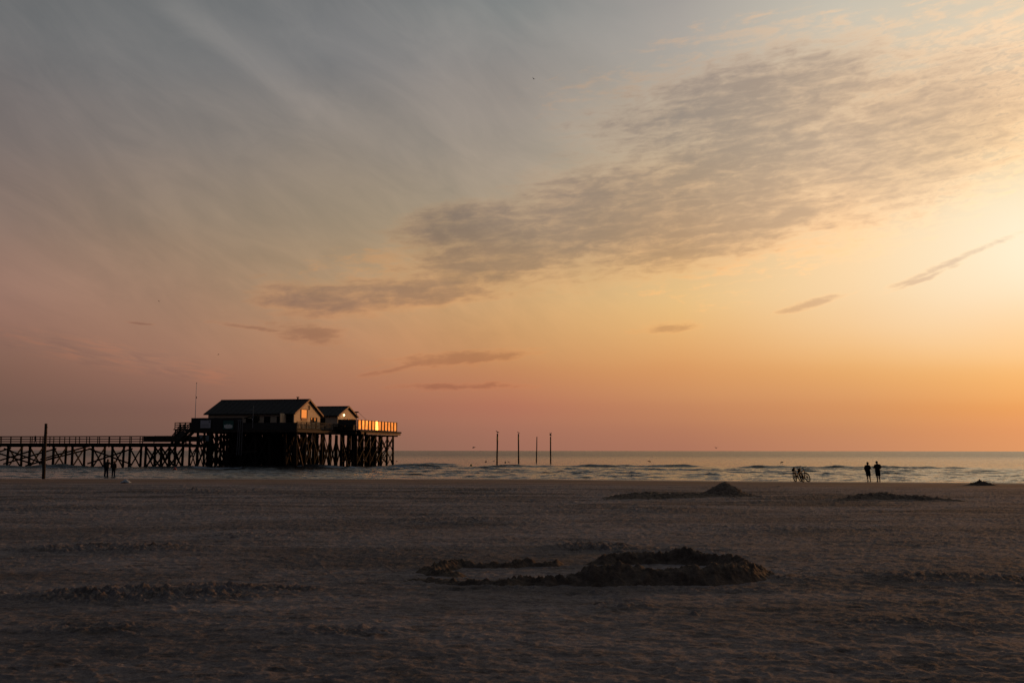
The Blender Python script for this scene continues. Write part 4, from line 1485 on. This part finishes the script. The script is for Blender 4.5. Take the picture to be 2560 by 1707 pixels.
# ------------------------------------------------------------------ old post on the beach, poles in the sea
def post(name, foot, top, r0, r1, mt, label, cat='post', group=None, z_under=-0.8, band=None, n=10):
    o = empty(name, (foot.x, foot.y, max(foot.z, 0)), label, cat, group)
    rr = random.Random(int(foot.x * 10))
    pts, rad = [], []
    for k in range(9):
        t = k / 8
        q = foot.lerp(top, t)
        if 0 < k < 8: q += Vector((rr.uniform(-.012, .012), rr.uniform(-.012, .012), 0))
        pts.append(q)
        rad.append((r0 + (r1 - r0) * t) * rr.uniform(.96, 1.04))
    pts[0] = foot + (foot - top).normalized() * abs(z_under)
    MB().tube(pts, rad, n).build('shaft', mt, o, True)
    if band:
        a, b = foot.lerp(top, band[0]), foot.lerp(top, band[1])
        r_ = r0 + (r1 - r0) * band[0]
        MB().tube([a, b], r_ * 1.06, n).build('yellow_lit_band', YELLOW, o, True)  # yellow light near the pole top, put in as a coloured sleeve
    return o


g = gpt(108.5, 1196)
po = post('beach_post', Vector((g.x, g.y, g.z)), at(115, 1058.5, g.y), 0.150, 0.125, WOOD2, 'thick dark wooden post leaning slightly, standing in the sand at the waters edge', n=12)
tp_ = at(115, 1058.5, g.y)
mb = MB()
for (dz_, s) in ((.35, 1), (.9, 1), (2.1, -1), (3.0, 1)):
    q = tp_.lerp(Vector((g.x, g.y, g.z)), dz_ / 5.2)
    mb.tube([q + Vector((s * .11, -.03, 0)), q + Vector((s * .2, -.03, 0))], .025, 6)
mb.build('bolt_row', BLACK, po)

POLES = [(1242.4, 1159.5, 1243.6, 1083.2, 188, .155, .135), (1296.6, 1156.3, 1296.1, 1084, 206, .15, .13), (1341.0, 1153.6, 1342.3, 1091.2, 223, .14, .09), (1376.6, 1156.3, 1376.4, 1091, 206, .14, .125)]
PL_ = ['leftmost of four poles in the sea, thickest, a gull sitting on its top', 'second of four sea poles from the left, a small gull on its top',
       'shortest and thinnest of the four sea poles, third from the left, bare top', 'rightmost of four sea poles, a bird with raised wings on its top']
tops = []
for i, (xb, yb, xt, yt, Yd, r0, r1) in enumerate(POLES):
    f_ = at(xb, yb, Yd)
    f_.z = -.05
    t_ = at(xt, yt, Yd)
    post('sea_pole', f_, t_, r0, r1, WOOD, PL_[i], 'pole', 'poles standing in the sea', 1.5, (.74, .9) if i != 2 else None)
    tops.append(t_)

# ------------------------------------------------------------------ gulls
GREY = mat('gull_feathers', (0.10, 0.09, 0.085), 0.8, var=0.3, scale=9)


def gull(loc, heading, label, pose='sit', size=1.0, group=None, bank=0.0, flap=0.35):
    """Gull made as one body with a neck, head and tail; wings are its parts."""
    hx = Vector((math.cos(heading), math.sin(heading), 0))
    sd_ = Vector((-hx.y, hx.x, 0))
    o = empty('gull', loc, label, 'bird', group)
    c = Vector(loc)
    s = size
    lift = 0.16 * s if pose != 'fly' else 0.0
    up_ = 0.30 if pose == 'sit' else 0.08
    b0 = c + UP * lift
    pts = [b0 - hx * .26 * s + UP * (-.02) * s, b0 - hx * .17 * s + UP * .03 * s, b0 - hx * .04 * s + UP * .055 * s, b0 + hx * .09 * s + UP * (.07 + up_ * .12) * s,
           b0 + hx * .155 * s + UP * (.085 + up_ * .38) * s, b0 + hx * .19 * s + UP * (.10 + up_ * .60) * s, b0 + hx * .235 * s + UP * (.10 + up_ * .62) * s, b0 + hx * .30 * s + UP * (.085 + up_ * .60) * s]
    rad = [(.055 * s, .012 * s), .055 * s, .088 * s, .072 * s, .042 * s, .045 * s, .030 * s, .008 * s]
    MB().tube(pts, rad, 10).build('body', GREY, o, True)
    if pose == 'fly' or pose == 'raise':
        for k in (-1, 1):
            f1, f2 = (flap, flap * .3) if pose == 'fly' else (1.15, 1.05)
            d1 = sd_ * k * math.cos(f1 + k * bank) + UP * math.sin(f1 + k * bank)
            d2 = sd_ * k * math.cos(f2 + k * bank) + UP * math.sin(f2 + k * bank)
            r_ = b0 + UP * .06 * s + sd_ * k * .04 * s
            e_ = r_ + d1 * .26 * s + hx * .04 * s
            t_ = e_ + d2 * .38 * s - hx * .12 * s
            mb = MB()
            sec = [(r_, .19, .03), (e_, .16, .02), (e_.lerp(t_, .5), .11, .012), (t_, .02, .006)]
            vs = []
            for (q, ch, th) in sec:
                vs += [q + hx * ch * .4 * s, q + UP * th * s, q - hx * ch * .6 * s, q - UP * th * .3 * s]
            fs = []
            for a in range(3):
                for b in range(4):
                    fs.append((a * 4 + b, a * 4 + (b + 1) % 4, (a + 1) * 4 + (b + 1) % 4, (a + 1) * 4 + b))
            fs += [(0, 1, 2, 3), (15, 14, 13, 12)]
            mb.add(vs, fs).build('wing', GREY, o, True)
    else:
        for k in (-1, 1):
            MB().tube([b0 + hx * .08 * s + sd_ * k * .07 * s + UP * .07 * s, b0 - hx * .08 * s + sd_ * k * .07 * s + UP * .05 * s, b0 - hx * .33 * s + sd_ * k * .02 * s + UP * .0 * s],
                      [(.03 * s, .045 * s), (.028 * s, .06 * s), (.006 * s, .012 * s)], 8).build('wing', GREY, o, True)
    if pose in ('sit', 'raise'):
        for k in (-1, 1):
            MB().tube([c + sd_ * k * .035 * s, b0 + sd_ * k * .035 * s + UP * .0], .009 * s, 5).build('leg', GREY, o)
    return o


gull(tops[0], R(200), 'gull sitting upright on the leftmost sea pole', 'sit', 1.15)
gull(tops[1], R(170), 'small gull crouched on the second sea pole', 'sit', 1.0)
gull(tops[3], R(150), 'bird with both wings raised on the rightmost sea pole', 'raise', 1.15)
for (px, py, Yd, hd, fl, lb, s) in ((1184.5, 1119.3, 190, 15, .25, 'gull gliding just above the horizon left of the sea poles', 1.1),
                                  (1334.5, 198.5, 120, 140, .5, 'tiny dark bird flying high in the middle of the sky', .5),
                                  (397.5, 753.5, 190, 160, .3, 'tiny bird high above the pier, upper of the two on the left', .6),
                                  (546, 886.5, 180, 20, .4, 'tiny bird flying above the long house', .6),
                                  (1790, 1120.3, 260, 100, .9, 'small dark bird flying low over the horizon right of the middle', 1.3)):
    gull(at(px, py, Yd), R(hd), lb, 'fly', s, None, .15, fl)
# birds on the water
for (px, py, hd, lb) in ((1623.5, 1155.8, 170, 'dark bird floating on the sea right of the four poles'), (1955, 1158.5, 10, 'dark bird floating on the sea left of the bicycles'),
                         (1271.5, 1156.3, 190, 'small brown bird floating between the two left sea poles'), (1235, 1153.6, 10, 'tiny brown bird on the water just left of the leftmost pole')):
    d = ray(px, py + 1)
    k = -CAMZ / d.z
    q = Vector((d.x * k, d.y * k, 0.02))
    gull(q, R(hd), lb, 'float', 1.45 if px > 1300 else .9)

# ------------------------------------------------------------------ buoys
RED = mat('red_buoy_plastic', (0.30, 0.03, 0.02), 0.45)
GRN = mat('green_buoy_plastic', (0.10, 0.16, 0.02), 0.45)
DKB = mat('dark_buoy_plastic', (0.03, 0.035, 0.045), 0.5)
for (px, py, mt, r, lb) in ((1215, 1153.2, RED, .27, 'red buoy floating left of the leftmost sea pole'), (992, 1151.5, RED, .20, 'small red buoy floating right of the platforms last pile'),
                            (1178, 1162.6, GRN, .26, 'yellow green buoy floating in front of the wave line'), (1263.5, 1155.3, DKB, .26, 'dark blue buoy floating between the two left sea poles'),
                            (437.5, 1172.5, RED, .26, 'dull red buoy in the surf below the pier landing')):
    d = ray(px, py + 2)
    k = -CAMZ / d.z
    q = Vector((d.x * k, d.y * k, 0.0))
    if px < 500: q.z = 0.05
    o = empty('buoy', q, lb, 'buoy')
    prof = [(0, -.9), (.55, -.75), (.95, -.2), (1.0, .15), (.75, .7), (.3, 1.05), (.16, 1.3), (0.01, 1.32)]
    MB().tube([q + UP * z * r for _, z in prof], [max(a * r, .004) for a, _ in prof], 14).build('float', mt, o, True)
    MB().torus(q + UP * r * 1.45, r * .16, r * .05, Vector((1, 0, 0)), UP, 12, 5).build('ring', BLACK, o)
    MB().tube([q + UP * r * .1, q + UP * r * .3], r * 1.02, 14).build('stripe', DKB if mt is not DKB else WHITE, o)

# ------------------------------------------------------------------ pale bundle on the sand
PALE = mat('pale_blue_cloth', (0.26, 0.30, 0.34), 0.7, var=0.2, scale=8, bump=0.3)
g = gpt(314.5, 1207)
nx, ny = 40, 26
xs, ys_ = np.meshgrid(np.linspace(-1, 1, nx), np.linspace(-1, 1, ny))
rr_ = np.hypot(xs, ys_)
hh_ = 0.24 * (1 - sstep(0.05, 1.0, np.abs(xs - 0.12))) * (1 - sstep(.3, 1, np.abs(ys_))) ** .5
hh_ = np.where(xs < .12, 0.24 * np.clip((xs + 1) / 1.12, 0, 1) ** .7, 0.24 * np.clip((1 - xs) / .88, 0, 1)) * (1 - sstep(.35, 1, np.abs(ys_)))
hh_ = hh_ * (1 + .16 * fbm(xs * 2.4 + 3, ys_ * 2.2, 3)) + 0.02
bun = empty('cloth_bundle', (g.x, g.y, g.z), 'pale blue draped bundle lying on the sand near the waters edge, left', 'bundle')
lz = lambda a: base_z(g.x + xs * .36, g.y + ys_ * .3) + a
o = grid_mesh('cover', g.x + xs * .36, g.y + ys_ * .30, lz(hh_ + .015), PALE, bun)
sol = o.modifiers.new('thickness', 'SOLIDIFY')
sol.thickness = 0.012
MB().tube([(g.x - .26, g.y - .24, g.z + .03), (g.x, g.y - .27, g.z + .035), (g.x + .27, g.y - .24, g.z + .03)], [.03, .045, .03], 8).build('bundle_shadow', BLACK, bun, True)  # shadow along the foot of the bundle, put in as a black roll

# ------------------------------------------------------------------ people
SKIN = mat('skin', (0.13, 0.070, 0.045), 0.6, var=0.05)
HAIR_D = mat('dark_hair', (0.012, 0.009, 0.007), 0.6)
HAIR_B = mat('brown_hair', (0.07, 0.030, 0.012), 0.6)
CL_BLACK = mat('black_jacket_cloth', (0.010, 0.010, 0.012), 0.9, spec=0.1, bump=0.3)
CL_NAVY = mat('navy_trouser_cloth', (0.012, 0.016, 0.032), 0.9, spec=0.1)
CL_DARK = mat('dark_shirt_cloth', (0.012, 0.012, 0.016), 0.9, spec=0.1)
SHOE = mat('dark_shoe', (0.015, 0.012, 0.010), 0.6)


def person(label, px, py, height, J, clothes, hair, hair_mat, face_rz=0.0, turn=0.0, ground=None, extra=None, hair_long=0.0):
    """J: joint overrides (local metres for a body 1.75 m tall, facing +Y away from the camera, +X right)."""
    base = ground if ground is not None else gpt(px, py)
    s = height / 1.75
    root = empty('person', base, label, 'person')
    rot = Matrix.Rotation(turn, 3, 'Z')
    D = dict(pel=(0, 0, .93), wai=(0, .0, 1.05), che=(0, .0, 1.24), sho=(0, -.01, 1.40), nec=(0, -.005, 1.49), hd0=(0, .01, 1.555), hd1=(0, .015, 1.63), hd2=(0, .005, 1.70),
             hpL=(-.095, 0, .90), knL=(-.11, .02, .49), anL=(-.12, -.01, .085), toL=(-.14, .15, .03), hpR=(.095, 0, .90), knR=(.11, .02, .49), anR=(.12, -.01, .085), toR=(.14, .15, .03),
             shL=(-.185, -.01, 1.39), elL=(-.25, -.03, 1.12), wrL=(-.25, .06, .88), shR=(.185, -.01, 1.39), elR=(.25, -.03, 1.12), wrR=(.25, .06, .88))
    D.update(J)
    W_ = lambda p: base + rot @ (Vector(p) * s)
    P_ = {k: W_(v_) for k, v_ in D.items() if isinstance(v_, tuple)}
    verts, edges, rad = [], [], []

    def add(p, r, par):
        verts.append(p)
        rad.append(r if isinstance(r, tuple) else (r, r))
        if par is not None: edges.append((par, len(verts) - 1))
        return len(verts) - 1
    pel = add(P_['pel'], (.135 * s, .10 * s), None)
    wai = add(P_['wai'], (.125 * s, .095 * s), pel)
    che = add(P_['che'], (.155 * s, .105 * s), wai)
    sho = add(P_['sho'], (.105 * s, .07 * s), che)
    nec = add(P_['nec'], .064 * s, sho)
    h0 = add(P_['hd0'], (.078 * s, .090 * s), nec)
    h1_ = add(P_['hd1'], (.106 * s, .118 * s), h0)
    add(P_['hd2'], (.078 * s, .090 * s), h1_)
    fr = Matrix.Rotation(face_rz, 3, 'Z')
    for S, sg in (('L', -1), ('R', 1)):
        hp = add(P_['hp' + S], .088 * s, pel)
        kn = add(P_['kn' + S], .066 * s, hp)
        calf = add(P_['kn' + S].lerp(P_['an' + S], .35), .066 * s, kn)
        an = add(P_['an' + S], .046 * s, calf)
        add(P_['to' + S], .034 * s, an)
        sh = add(P_['sh' + S], .058 * s, sho)
        el = add(P_['el' + S], .040 * s, sh)
        wr = add(P_['wr' + S], .026 * s, el)
        d_ = (P_['wr' + S] - P_['el' + S]).normalized()
        palm = add(P_['wr' + S] + d_ * .055 * s, (.034 * s, .018 * s), wr)
        side = rot @ Vector((0, 1, 0))
        side = (side - d_ * side.dot(d_)).normalized()
        inn = d_.cross(side) * sg
        pp = P_['wr' + S] + d_ * .08 * s
        for k, (offs, ln) in enumerate(((.028, .066), (.010, .075), (-.009, .070), (-.027, .055))):
            a = add(pp + side * offs * s, .0095 * s, palm)
            b = add(pp + side * offs * 1.15 * s + d_ * ln * .5 * s + inn * .006 * s, .0085 * s, a)
            add(pp + side * offs * 1.15 * s + d_ * ln * .9 * s + inn * .025 * s, .0075 * s, b)
        a = add(P_['wr' + S] + d_ * .04 * s + side * .035 * s, .0105 * s, palm)
        add(P_['wr' + S] + d_ * .075 * s + side * .055 * s + inn * .012 * s, .009 * s, a)
    me = bpy.data.meshes.new('body')
    me.from_pydata([tuple(v_) for v_ in verts], edges, [])
    o = link_mesh('body', me, SKIN, root)
    sk = o.modifiers.new('skin', 'SKIN')
    sk.use_smooth_shade = True
    for v_, r_ in zip(me.skin_vertices[0].data, rad): v_.radius = r_
    me.skin_vertices[0].data[0].use_root = True
    o.modifiers.new('sub', 'SUBSURF').render_levels = 2
    # face: nose, mouth, eyes, ears
    hc = P_['hd1']
    def F(x, y_, z): return hc + (rot @ (fr @ Vector((x * s, y_ * s, z * s))))
    MB().tube([F(0, .080, .02), F(0, .108, -.012), F(0, .088, -.022)], [.008 * s, .013 * s, .008 * s], 6).build('nose', SKIN, root, True)
    MB().tube([F(-.024, .084, -.045), F(0, .094, -.047), F(.024, .084, -.045)], [.003 * s, .006 * s, .003 * s], 6).build('mouth', SKIN, root, True)
    for k in (-1, 1):
        MB().ball(F(k * .03, .079, .02), .011 * s, 8, 6).build('eye', BLACK, root, True)
        MB().torus(F(k * .080, 0, 0), .020 * s, .008 * s, Vector((0, 1, 0)), UP, 12, 5).build('ear', SKIN, root, True)
    # hair: cap following the skull, longer at the back
    mb = MB()
    if hair == 'short':
        mb.tube([F(0, -.050, -.095), F(0, -.030, -.01), F(0, -.012, .04), F(0, -.002, .085), F(0, .004, .108)], [(.078 * s, .050 * s), (.098 * s, .080 * s), (.105 * s, .104 * s), (.092 * s, .092 * s), (.045 * s, .045 * s)], 14)
    else:
        mb.tube([F(0, -.05, -.055 - hair_long), F(0, -.05, -.055), F(0, -.035, -.01), F(0, -.014, .04), F(0, -.002, .09), F(0, .004, .115)],
                [(.05 * s, .02 * s), (.083 * s, .052 * s), (.09 * s, .078 * s), (.092 * s, .098 * s), (.075 * s, .085 * s), (.02 * s, .024 * s)], 14)
    mb.build('hair', hair_mat, root, True)
    # clothes
    up_m, low_m, low_kind = clothes
    q = lambda a, b, t: P_[a].lerp(P_[b], t)
    hem = P_['pel'] - UP * .06 * s
    tk = clothes_thick = J.get('_thick', 1.0) if False else 1.0
    loose = J.get('loose', 1.0)
    L_ = loose if isinstance(loose, float) else 1.0
    mb = MB()
    mb.tube([hem, P_['pel'], P_['wai'], P_['che'], P_['sho'] - UP * .045 * s, P_['sho'] + UP * .018 * s, P_['sho'].lerp(P_['nec'], .62), P_['nec'] + UP * .002 * s, P_['nec'] + UP * .020 * s],
            [(.172 * s * L_, .135 * s * L_), (.168 * s * L_, .132 * s * L_), (.160 * s * L_, .128 * s * L_), (.190 * s * (L_ * .5 + .5), .150 * s), (.200 * s, .140 * s), (.175 * s, .122 * s), (.118 * s, .105 * s), (.080 * s, .082 * s), (.070 * s, .072 * s)], 20)
    mb.build('jacket' if up_m is CL_BLACK else 'shirt', up_m, root, True)
    for S in 'LR':
        full = clothes[0] is CL_BLACK
        e_ = [P_['sho'].lerp(P_['sh' + S], .55), P_['sh' + S], q('sh' + S, 'el' + S, .55), P_['el' + S]]
        r_ = [.095 * s, .088 * s, .076 * s, .072 * s]
        if full:
            e_ += [q('el' + S, 'wr' + S, .5), q('el' + S, 'wr' + S, .97)]
            r_ += [.052 * s, .042 * s]
        MB().tube(e_, r_, 12).build('sleeve', up_m, root, True)
    mb = MB()
    seat = [P_['pel'] + UP * .06 * s, P_['pel'] - UP * .02 * s, P_['pel'] - UP * .09 * s]
    mb.tube(seat, [(.155 * s, .12 * s), (.165 * s, .125 * s), (.12 * s, .10 * s)], 16)
    for S in 'LR':
        if low_kind == 'shorts':
            mb.tube([P_['hp' + S] + UP * .02 * s, q('hp' + S, 'kn' + S, .5), q('hp' + S, 'kn' + S, .98)], [.118 * s, .118 * s, .112 * s], 14)
        elif low_kind == 'tight':
            mb.tube([P_['hp' + S] + UP * .02 * s, q('hp' + S, 'kn' + S, .5), P_['kn' + S], q('kn' + S, 'an' + S, .4), P_['an' + S] + UP * .05 * s], [.108 * s, .092 * s, .072 * s, .070 * s, .052 * s], 14)
        else:
            mb.tube([P_['hp' + S] + UP * .02 * s, q('hp' + S, 'kn' + S, .5), P_['kn' + S], q('kn' + S, 'an' + S, .5), P_['an' + S]], [.115 * s, .100 * s, .086 * s, .080 * s, .074 * s], 14)
    mb.build({'shorts': 'shorts', 'tight': 'leggings'}.get(low_kind, 'trousers'), low_m, root, True)
    for S in 'LR':
        a, t_ = P_['an' + S], P_['to' + S]
        d_ = (t_ - a)
        d_.z = 0
        d_.normalize()
        MB().tube([a - d_ * .055 * s + UP * (.045 * s - a.z + base.z), a + UP * (.052 * s - a.z + base.z), a + d_ * .10 * s + UP * (.04 * s - a.z + base.z), a + d_ * .20 * s + UP * (.02 * s - a.z + base.z)],
                  [(.034 * s, .044 * s), (.043 * s, .050 * s), (.046 * s, .038 * s), (.026 * s, .018 * s)], 12).build('shoe', SHOE, root, True)
    if extra: extra(root, P_, W_, s)
    return root


# the two men in shorts watching the sea, right
gm1 = gpt(2170.5, 1203.5)
person('slimmer person in dark top and shorts, left of the two standing on the right', 0, 0, 1.73,
       dict(pel=(.0, .02, .93), wai=(-.02, .03, 1.05), che=(-.03, .02, 1.24), sho=(-.015, 0, 1.39), nec=(.0, .02, 1.48), hd0=(.01, .04, 1.545), hd1=(.012, .05, 1.62), hd2=(.01, .04, 1.685),
            shL=(-.19, 0, 1.37), elL=(-.265, .03, 1.10), wrL=(-.20, .22, 1.02), shR=(.16, 0, 1.37), elR=(.25, .02, 1.12), wrR=(.16, .20, 1.02),
            hpL=(-.08, .0, .90), knL=(-.055, .0, .48), anL=(-.015, -.02, .085), toL=(-.01, .15, .03), hpR=(.10, 0, .90), knR=(.16, .02, .48), anR=(.20, 0, .085), toR=(.23, .15, .03), loose=1.34),
       (CL_DARK, CL_DARK, 'shorts'), 'short', HAIR_D, face_rz=.15, turn=R(-4), ground=gm1)
gm2 = gpt(2195.0, 1203.8)
person('broad person in dark t-shirt and shorts, right of the two standing on the right', 0, 0, 1.80,
       dict(hd0=(-.03, .02, 1.55), hd1=(-.045, .03, 1.63), hd2=(-.05, .03, 1.70), shL=(-.20, 0, 1.39), elL=(-.29, .04, 1.14), wrL=(-.17, .22, 1.10), shR=(.205, 0, 1.39), elR=(.30, .03, 1.14), wrR=(.20, .22, 1.08),
            knL=(-.06, .01, .49), anL=(-.02, -.02, .085), toL=(-.03, .15, .03), knR=(.14, .01, .49), anR=(.17, -.01, .085), toR=(.20, .14, .03), hpL=(-.085, 0, .9), loose=1.26),
       (CL_DARK, CL_DARK, 'shorts'), 'short', HAIR_D, face_rz=-.1, turn=R(3), ground=gm2)


def backpack(root, P_, W_, s):
    c = P_['che'] + Vector((-.06 * s, -.19 * s, .0))
    MB().tube([c - UP * .24 * s, c - UP * .18 * s, c + UP * .12 * s, c + UP * .19 * s], [(.12 * s, .07 * s), (.155 * s, .10 * s), (.14 * s, .09 * s), (.08 * s, .05 * s)], 14).build('backpack', CL_BLACK, root, True)


# the couple under the pier, left
gc1 = gpt(265.0, 1193.8)
person('taller person of the couple near the pier, dark jacket, arm round the other', 0, 0, 1.86,
       dict(pel=(.02, 0, .93), sho=(.05, 0, 1.39), nec=(.08, 0, 1.48), hd0=(.105, .0, 1.545), hd1=(.12, .01, 1.62), hd2=(.12, .0, 1.69), che=(.03, 0, 1.23),
            shL=(-.13, 0, 1.37), elL=(-.27, -.02, 1.14), wrL=(-.22, .06, .92), shR=(.24, 0, 1.37), elR=(.43, -.10, 1.26), wrR=(.64, -.10, 1.28),
            knL=(-.12, .02, .49), anL=(-.14, 0, .085), toL=(-.17, .14, .03), knR=(.10, .02, .49), anR=(.13, 0, .085), toR=(.16, .14, .03), loose=1.36),
       (CL_BLACK, CL_NAVY, 'loose'), 'short', HAIR_B, face_rz=-.5, turn=0, ground=gc1, extra=backpack)
gc2 = gpt(283.3, 1193.6)
person('shorter person of the couple near the pier, dark jacket and tight leggings', 0, 0, 1.68,
       dict(nec=(.03, 0, 1.48), hd0=(.04, .0, 1.545), hd1=(.045, .01, 1.62), hd2=(.045, .0, 1.69), shL=(-.17, 0, 1.38), elL=(-.30, .02, 1.14), wrL=(-.32, .04, .98), elR=(.24, -.02, 1.13), wrR=(.2, .14, .98),
            knL=(-.11, .02, .49), anL=(-.13, 0, .085), toL=(-.15, .14, .03), knR=(.09, .02, .49), anR=(.11, 0, .085), toR=(.14, .14, .03), loose=1.25),
       (CL_BLACK, CL_NAVY, 'tight'), 'long', HAIR_B, face_rz=.5, turn=R(4), ground=gc2, hair_long=.10)
# walker on the pier, far left
tw = t_at(70)
gw = Pr - e1 * tw + e2 * 1.6 + UP * PZ
person('lone small person in dark clothes walking on the pier, far left', 0, 0, 1.0 * 1.2,
       dict(knL=(-.08, .12, .50), anL=(-.08, .20, .085), toL=(-.08, .36, .03), knR=(.08, .0, .49), anR=(.09, -.22, .10), toR=(.09, -.08, .03), loose=1.2),
       (CL_BLACK, CL_NAVY, 'loose'), 'short', HAIR_D, turn=R(-95), ground=gw)

# ------------------------------------------------------------------ bicycles
TYRE = mat('black_tyre_rubber', (0.006, 0.006, 0.006), 0.9, spec=0.05)
BFR = mat('dark_bicycle_paint', (0.010, 0.009, 0.010), 0.6, spec=0.2)
CHR = mat('dull_metal', (0.03, 0.03, 0.03), 0.7, metallic=0.0)


def bicycle(x, y, hd, roll, label, scale=1.0, steer=0.0, bag=True):
    """hd: heading in the ground plane; roll: lean to the left (positive)."""
    gz = float(base_z(np.array(x), np.array(y)))
    M = Matrix.Translation((x, y, gz)) @ Matrix.Rotation(hd, 4, 'Z') @ Matrix.Rotation(-roll, 4, 'X') @ Matrix.Scale(scale, 4)
    T_ = lambda a, b, c: M @ Vector((a, b, c))
    ex = (M.to_3x3() @ Vector((1, 0, 0))).normalized()
    ey = (M.to_3x3() @ Vector((0, 1, 0))).normalized()
    ez = (M.to_3x3() @ Vector((0, 0, 1))).normalized()
    root = empty('bicycle', (x, y, gz), label, 'bicycle')
    Rw = .345
    k = scale

    def wheel(cx, name, st=0.0):
        c = T_(cx, 0, Rw)
        fx = (ex * math.cos(st) + ey * math.sin(st))
        w = MB().torus(c, (Rw - .036) * k, .036 * k, fx, ez, 36, 8).build(name, TYRE, root, True)
        MB().torus(c, (Rw - .062) * k, .012 * k, fx, ez, 36, 6).build('rim', TYRE, w, True)
        sp = MB()
        for i in range(20):
            a = 2 * math.pi * i / 20
            dd = fx * math.cos(a) + ez * math.sin(a)
            sp.tube([c + dd * .02 * k, c + dd * (Rw - .05) * k], .0045 * k, 4, caps=False)
        sp.build('spokes', CHR, w)
        side_ = fx.cross(ez)
        MB().tube([c - side_ * .05 * k, c + side_ * .05 * k], .022 * k, 10).build('hub', BLACK, w)
        return w
    wheel(0, 'rear_wheel')
    wheel(1.08, 'front_wheel', steer)
    bb, sc_, ht, hb, rear = T_(.44, 0, .29), T_(.30, 0, .80), T_(.90, 0, .86), T_(.935, 0, .72), T_(0, 0, Rw)
    MB().tube([bb, sc_], .026 * k, 8).tube([T_(.318, 0, .74), T_(.905, 0, .84)], .024 * k, 8).tube([bb, T_(.93, 0, .74)], .036 * k, 8).tube([ht, hb], .032 * k, 8) \
        .tube([bb + ey * .03 * k, rear + ey * .06 * k], .012 * k, 6).tube([bb - ey * .03 * k, rear - ey * .06 * k], .012 * k, 6) \
        .tube([T_(.315, .01, .75), rear + ey * .06 * k], .010 * k, 6).tube([T_(.315, -.01, .75), rear - ey * .06 * k], .010 * k, 6).build('frame', BFR, root, True)
    MB().tube([hb, T_(.965, .05, .66), T_(1.08, .055, Rw)], .014 * k, 6).tube([hb, T_(.965, -.05, .66), T_(1.08, -.055, Rw)], .014 * k, 6).build('fork', BFR, root, True)
    MB().tube([sc_, T_(.275, 0, .93)], .014 * k, 6).build('seat_post', CHR, root)
    MB().tube([T_(.12, 0, .965), T_(.20, 0, .97), T_(.29, 0, .96), T_(.40, 0, .955)], [(.03 * k, .075 * k), (.035 * k, .085 * k), (.028 * k, .045 * k), (.02 * k, .02 * k)], 10).build('saddle', BLACK, root, True)
    hbp = [T_(.80, -.31, 1.06), T_(.88, -.2, 1.055), T_(.90, 0, 1.03), T_(.88, .2, 1.055), T_(.80, .31, 1.06)]
    h_ = MB().tube([ht, T_(.885, 0, 1.03)], .015 * k, 6).tube(hbp, .020 * k, 8).build('handlebar', BFR, root, True)
    for i in (0, 4): MB().tube([hbp[i], hbp[i].lerp(hbp[1 if i == 0 else 3], .8)], .019 * k, 8).build('grip', BLACK, h_)
    side_pts_ = [T_(.44, .06, .29), T_(.44, -.06, .29)]
    MB().torus(T_(.44, -.045, .29), .085 * k, .006 * k, ex, ez, 20, 5).tube([T_(.44, -.05, .205), T_(0, -.05, .315)], .004 * k, 4).tube([T_(.44, -.05, .375), T_(0, -.05, .375)], .004 * k, 4).build('chain_set', BLACK, root)
    MB().tube([T_(.44, -.07, .29), T_(.52, -.08, .15)], .010 * k, 5).box(T_(.52, -.12, .15), (.1 * k, .09 * k, .025 * k), (ex, ey, ez)).build('pedal', BLACK, root)
    MB().tube([T_(.44, .07, .29), T_(.36, .08, .43)], .010 * k, 5).box(T_(.36, .12, .43), (.1 * k, .09 * k, .025 * k), (ex, ey, ez)).build('pedal', BLACK, root)
    # mudguards, carrier, stand
    MB().torus(T_(0, 0, Rw), (Rw + .025) * k, .012 * k, ex, ez, 18, 5, R(30), R(200)).build('rear_mudguard', BFR, root, True)
    MB().torus(T_(1.08, 0, Rw), (Rw + .025) * k, .012 * k, ex, ez, 18, 5, R(30), R(160)).build('front_mudguard', BFR, root, True)
    MB().box(T_(-.02, 0, .76), (.42 * k, .13 * k, .02 * k), (ex, ey, ez)).tube([T_(-.1, .06, .76), rear + ey * .07 * k], .006 * k, 5).tube([T_(-.1, -.06, .76), rear - ey * .07 * k], .006 * k, 5).build('carrier', BLACK, root)
    MB().tube([T_(.34, .03, .26), Vector((T_(.30, .30, 0).x, T_(.30, .30, 0).y, gz))], .010 * k, 6).build('kick_stand', BLACK, root)
    MB().ball(T_(.98, 0, .90), .045 * k, 8, 6).build('headlight', BLACK, root, True)
    if bag:
        MB().tube([T_(-.12, 0, .78), T_(-.12, 0, .80), T_(.12, 0, .93), T_(.14, 0, .96)], [(.02 * k, .02 * k), (.10 * k, .10 * k), (.09 * k, .10 * k), (.02 * k, .02 * k)], 10).build('saddle_bag', BLACK, root, True)
    return root


gb1 = gpt(1989.5, 1204.0)
bicycle(gb1.x, gb1.y, R(54), R(10), 'dark upright bicycle, left of the two parked at the waters edge', 1.2, R(-8))
gb2 = gpt(2009.0, 1205.0)
bicycle(gb2.x, gb2.y, R(54), R(20), 'dark bicycle leaning more steeply, right of the two parked bicycles', 1.2, R(-12), bag=True)
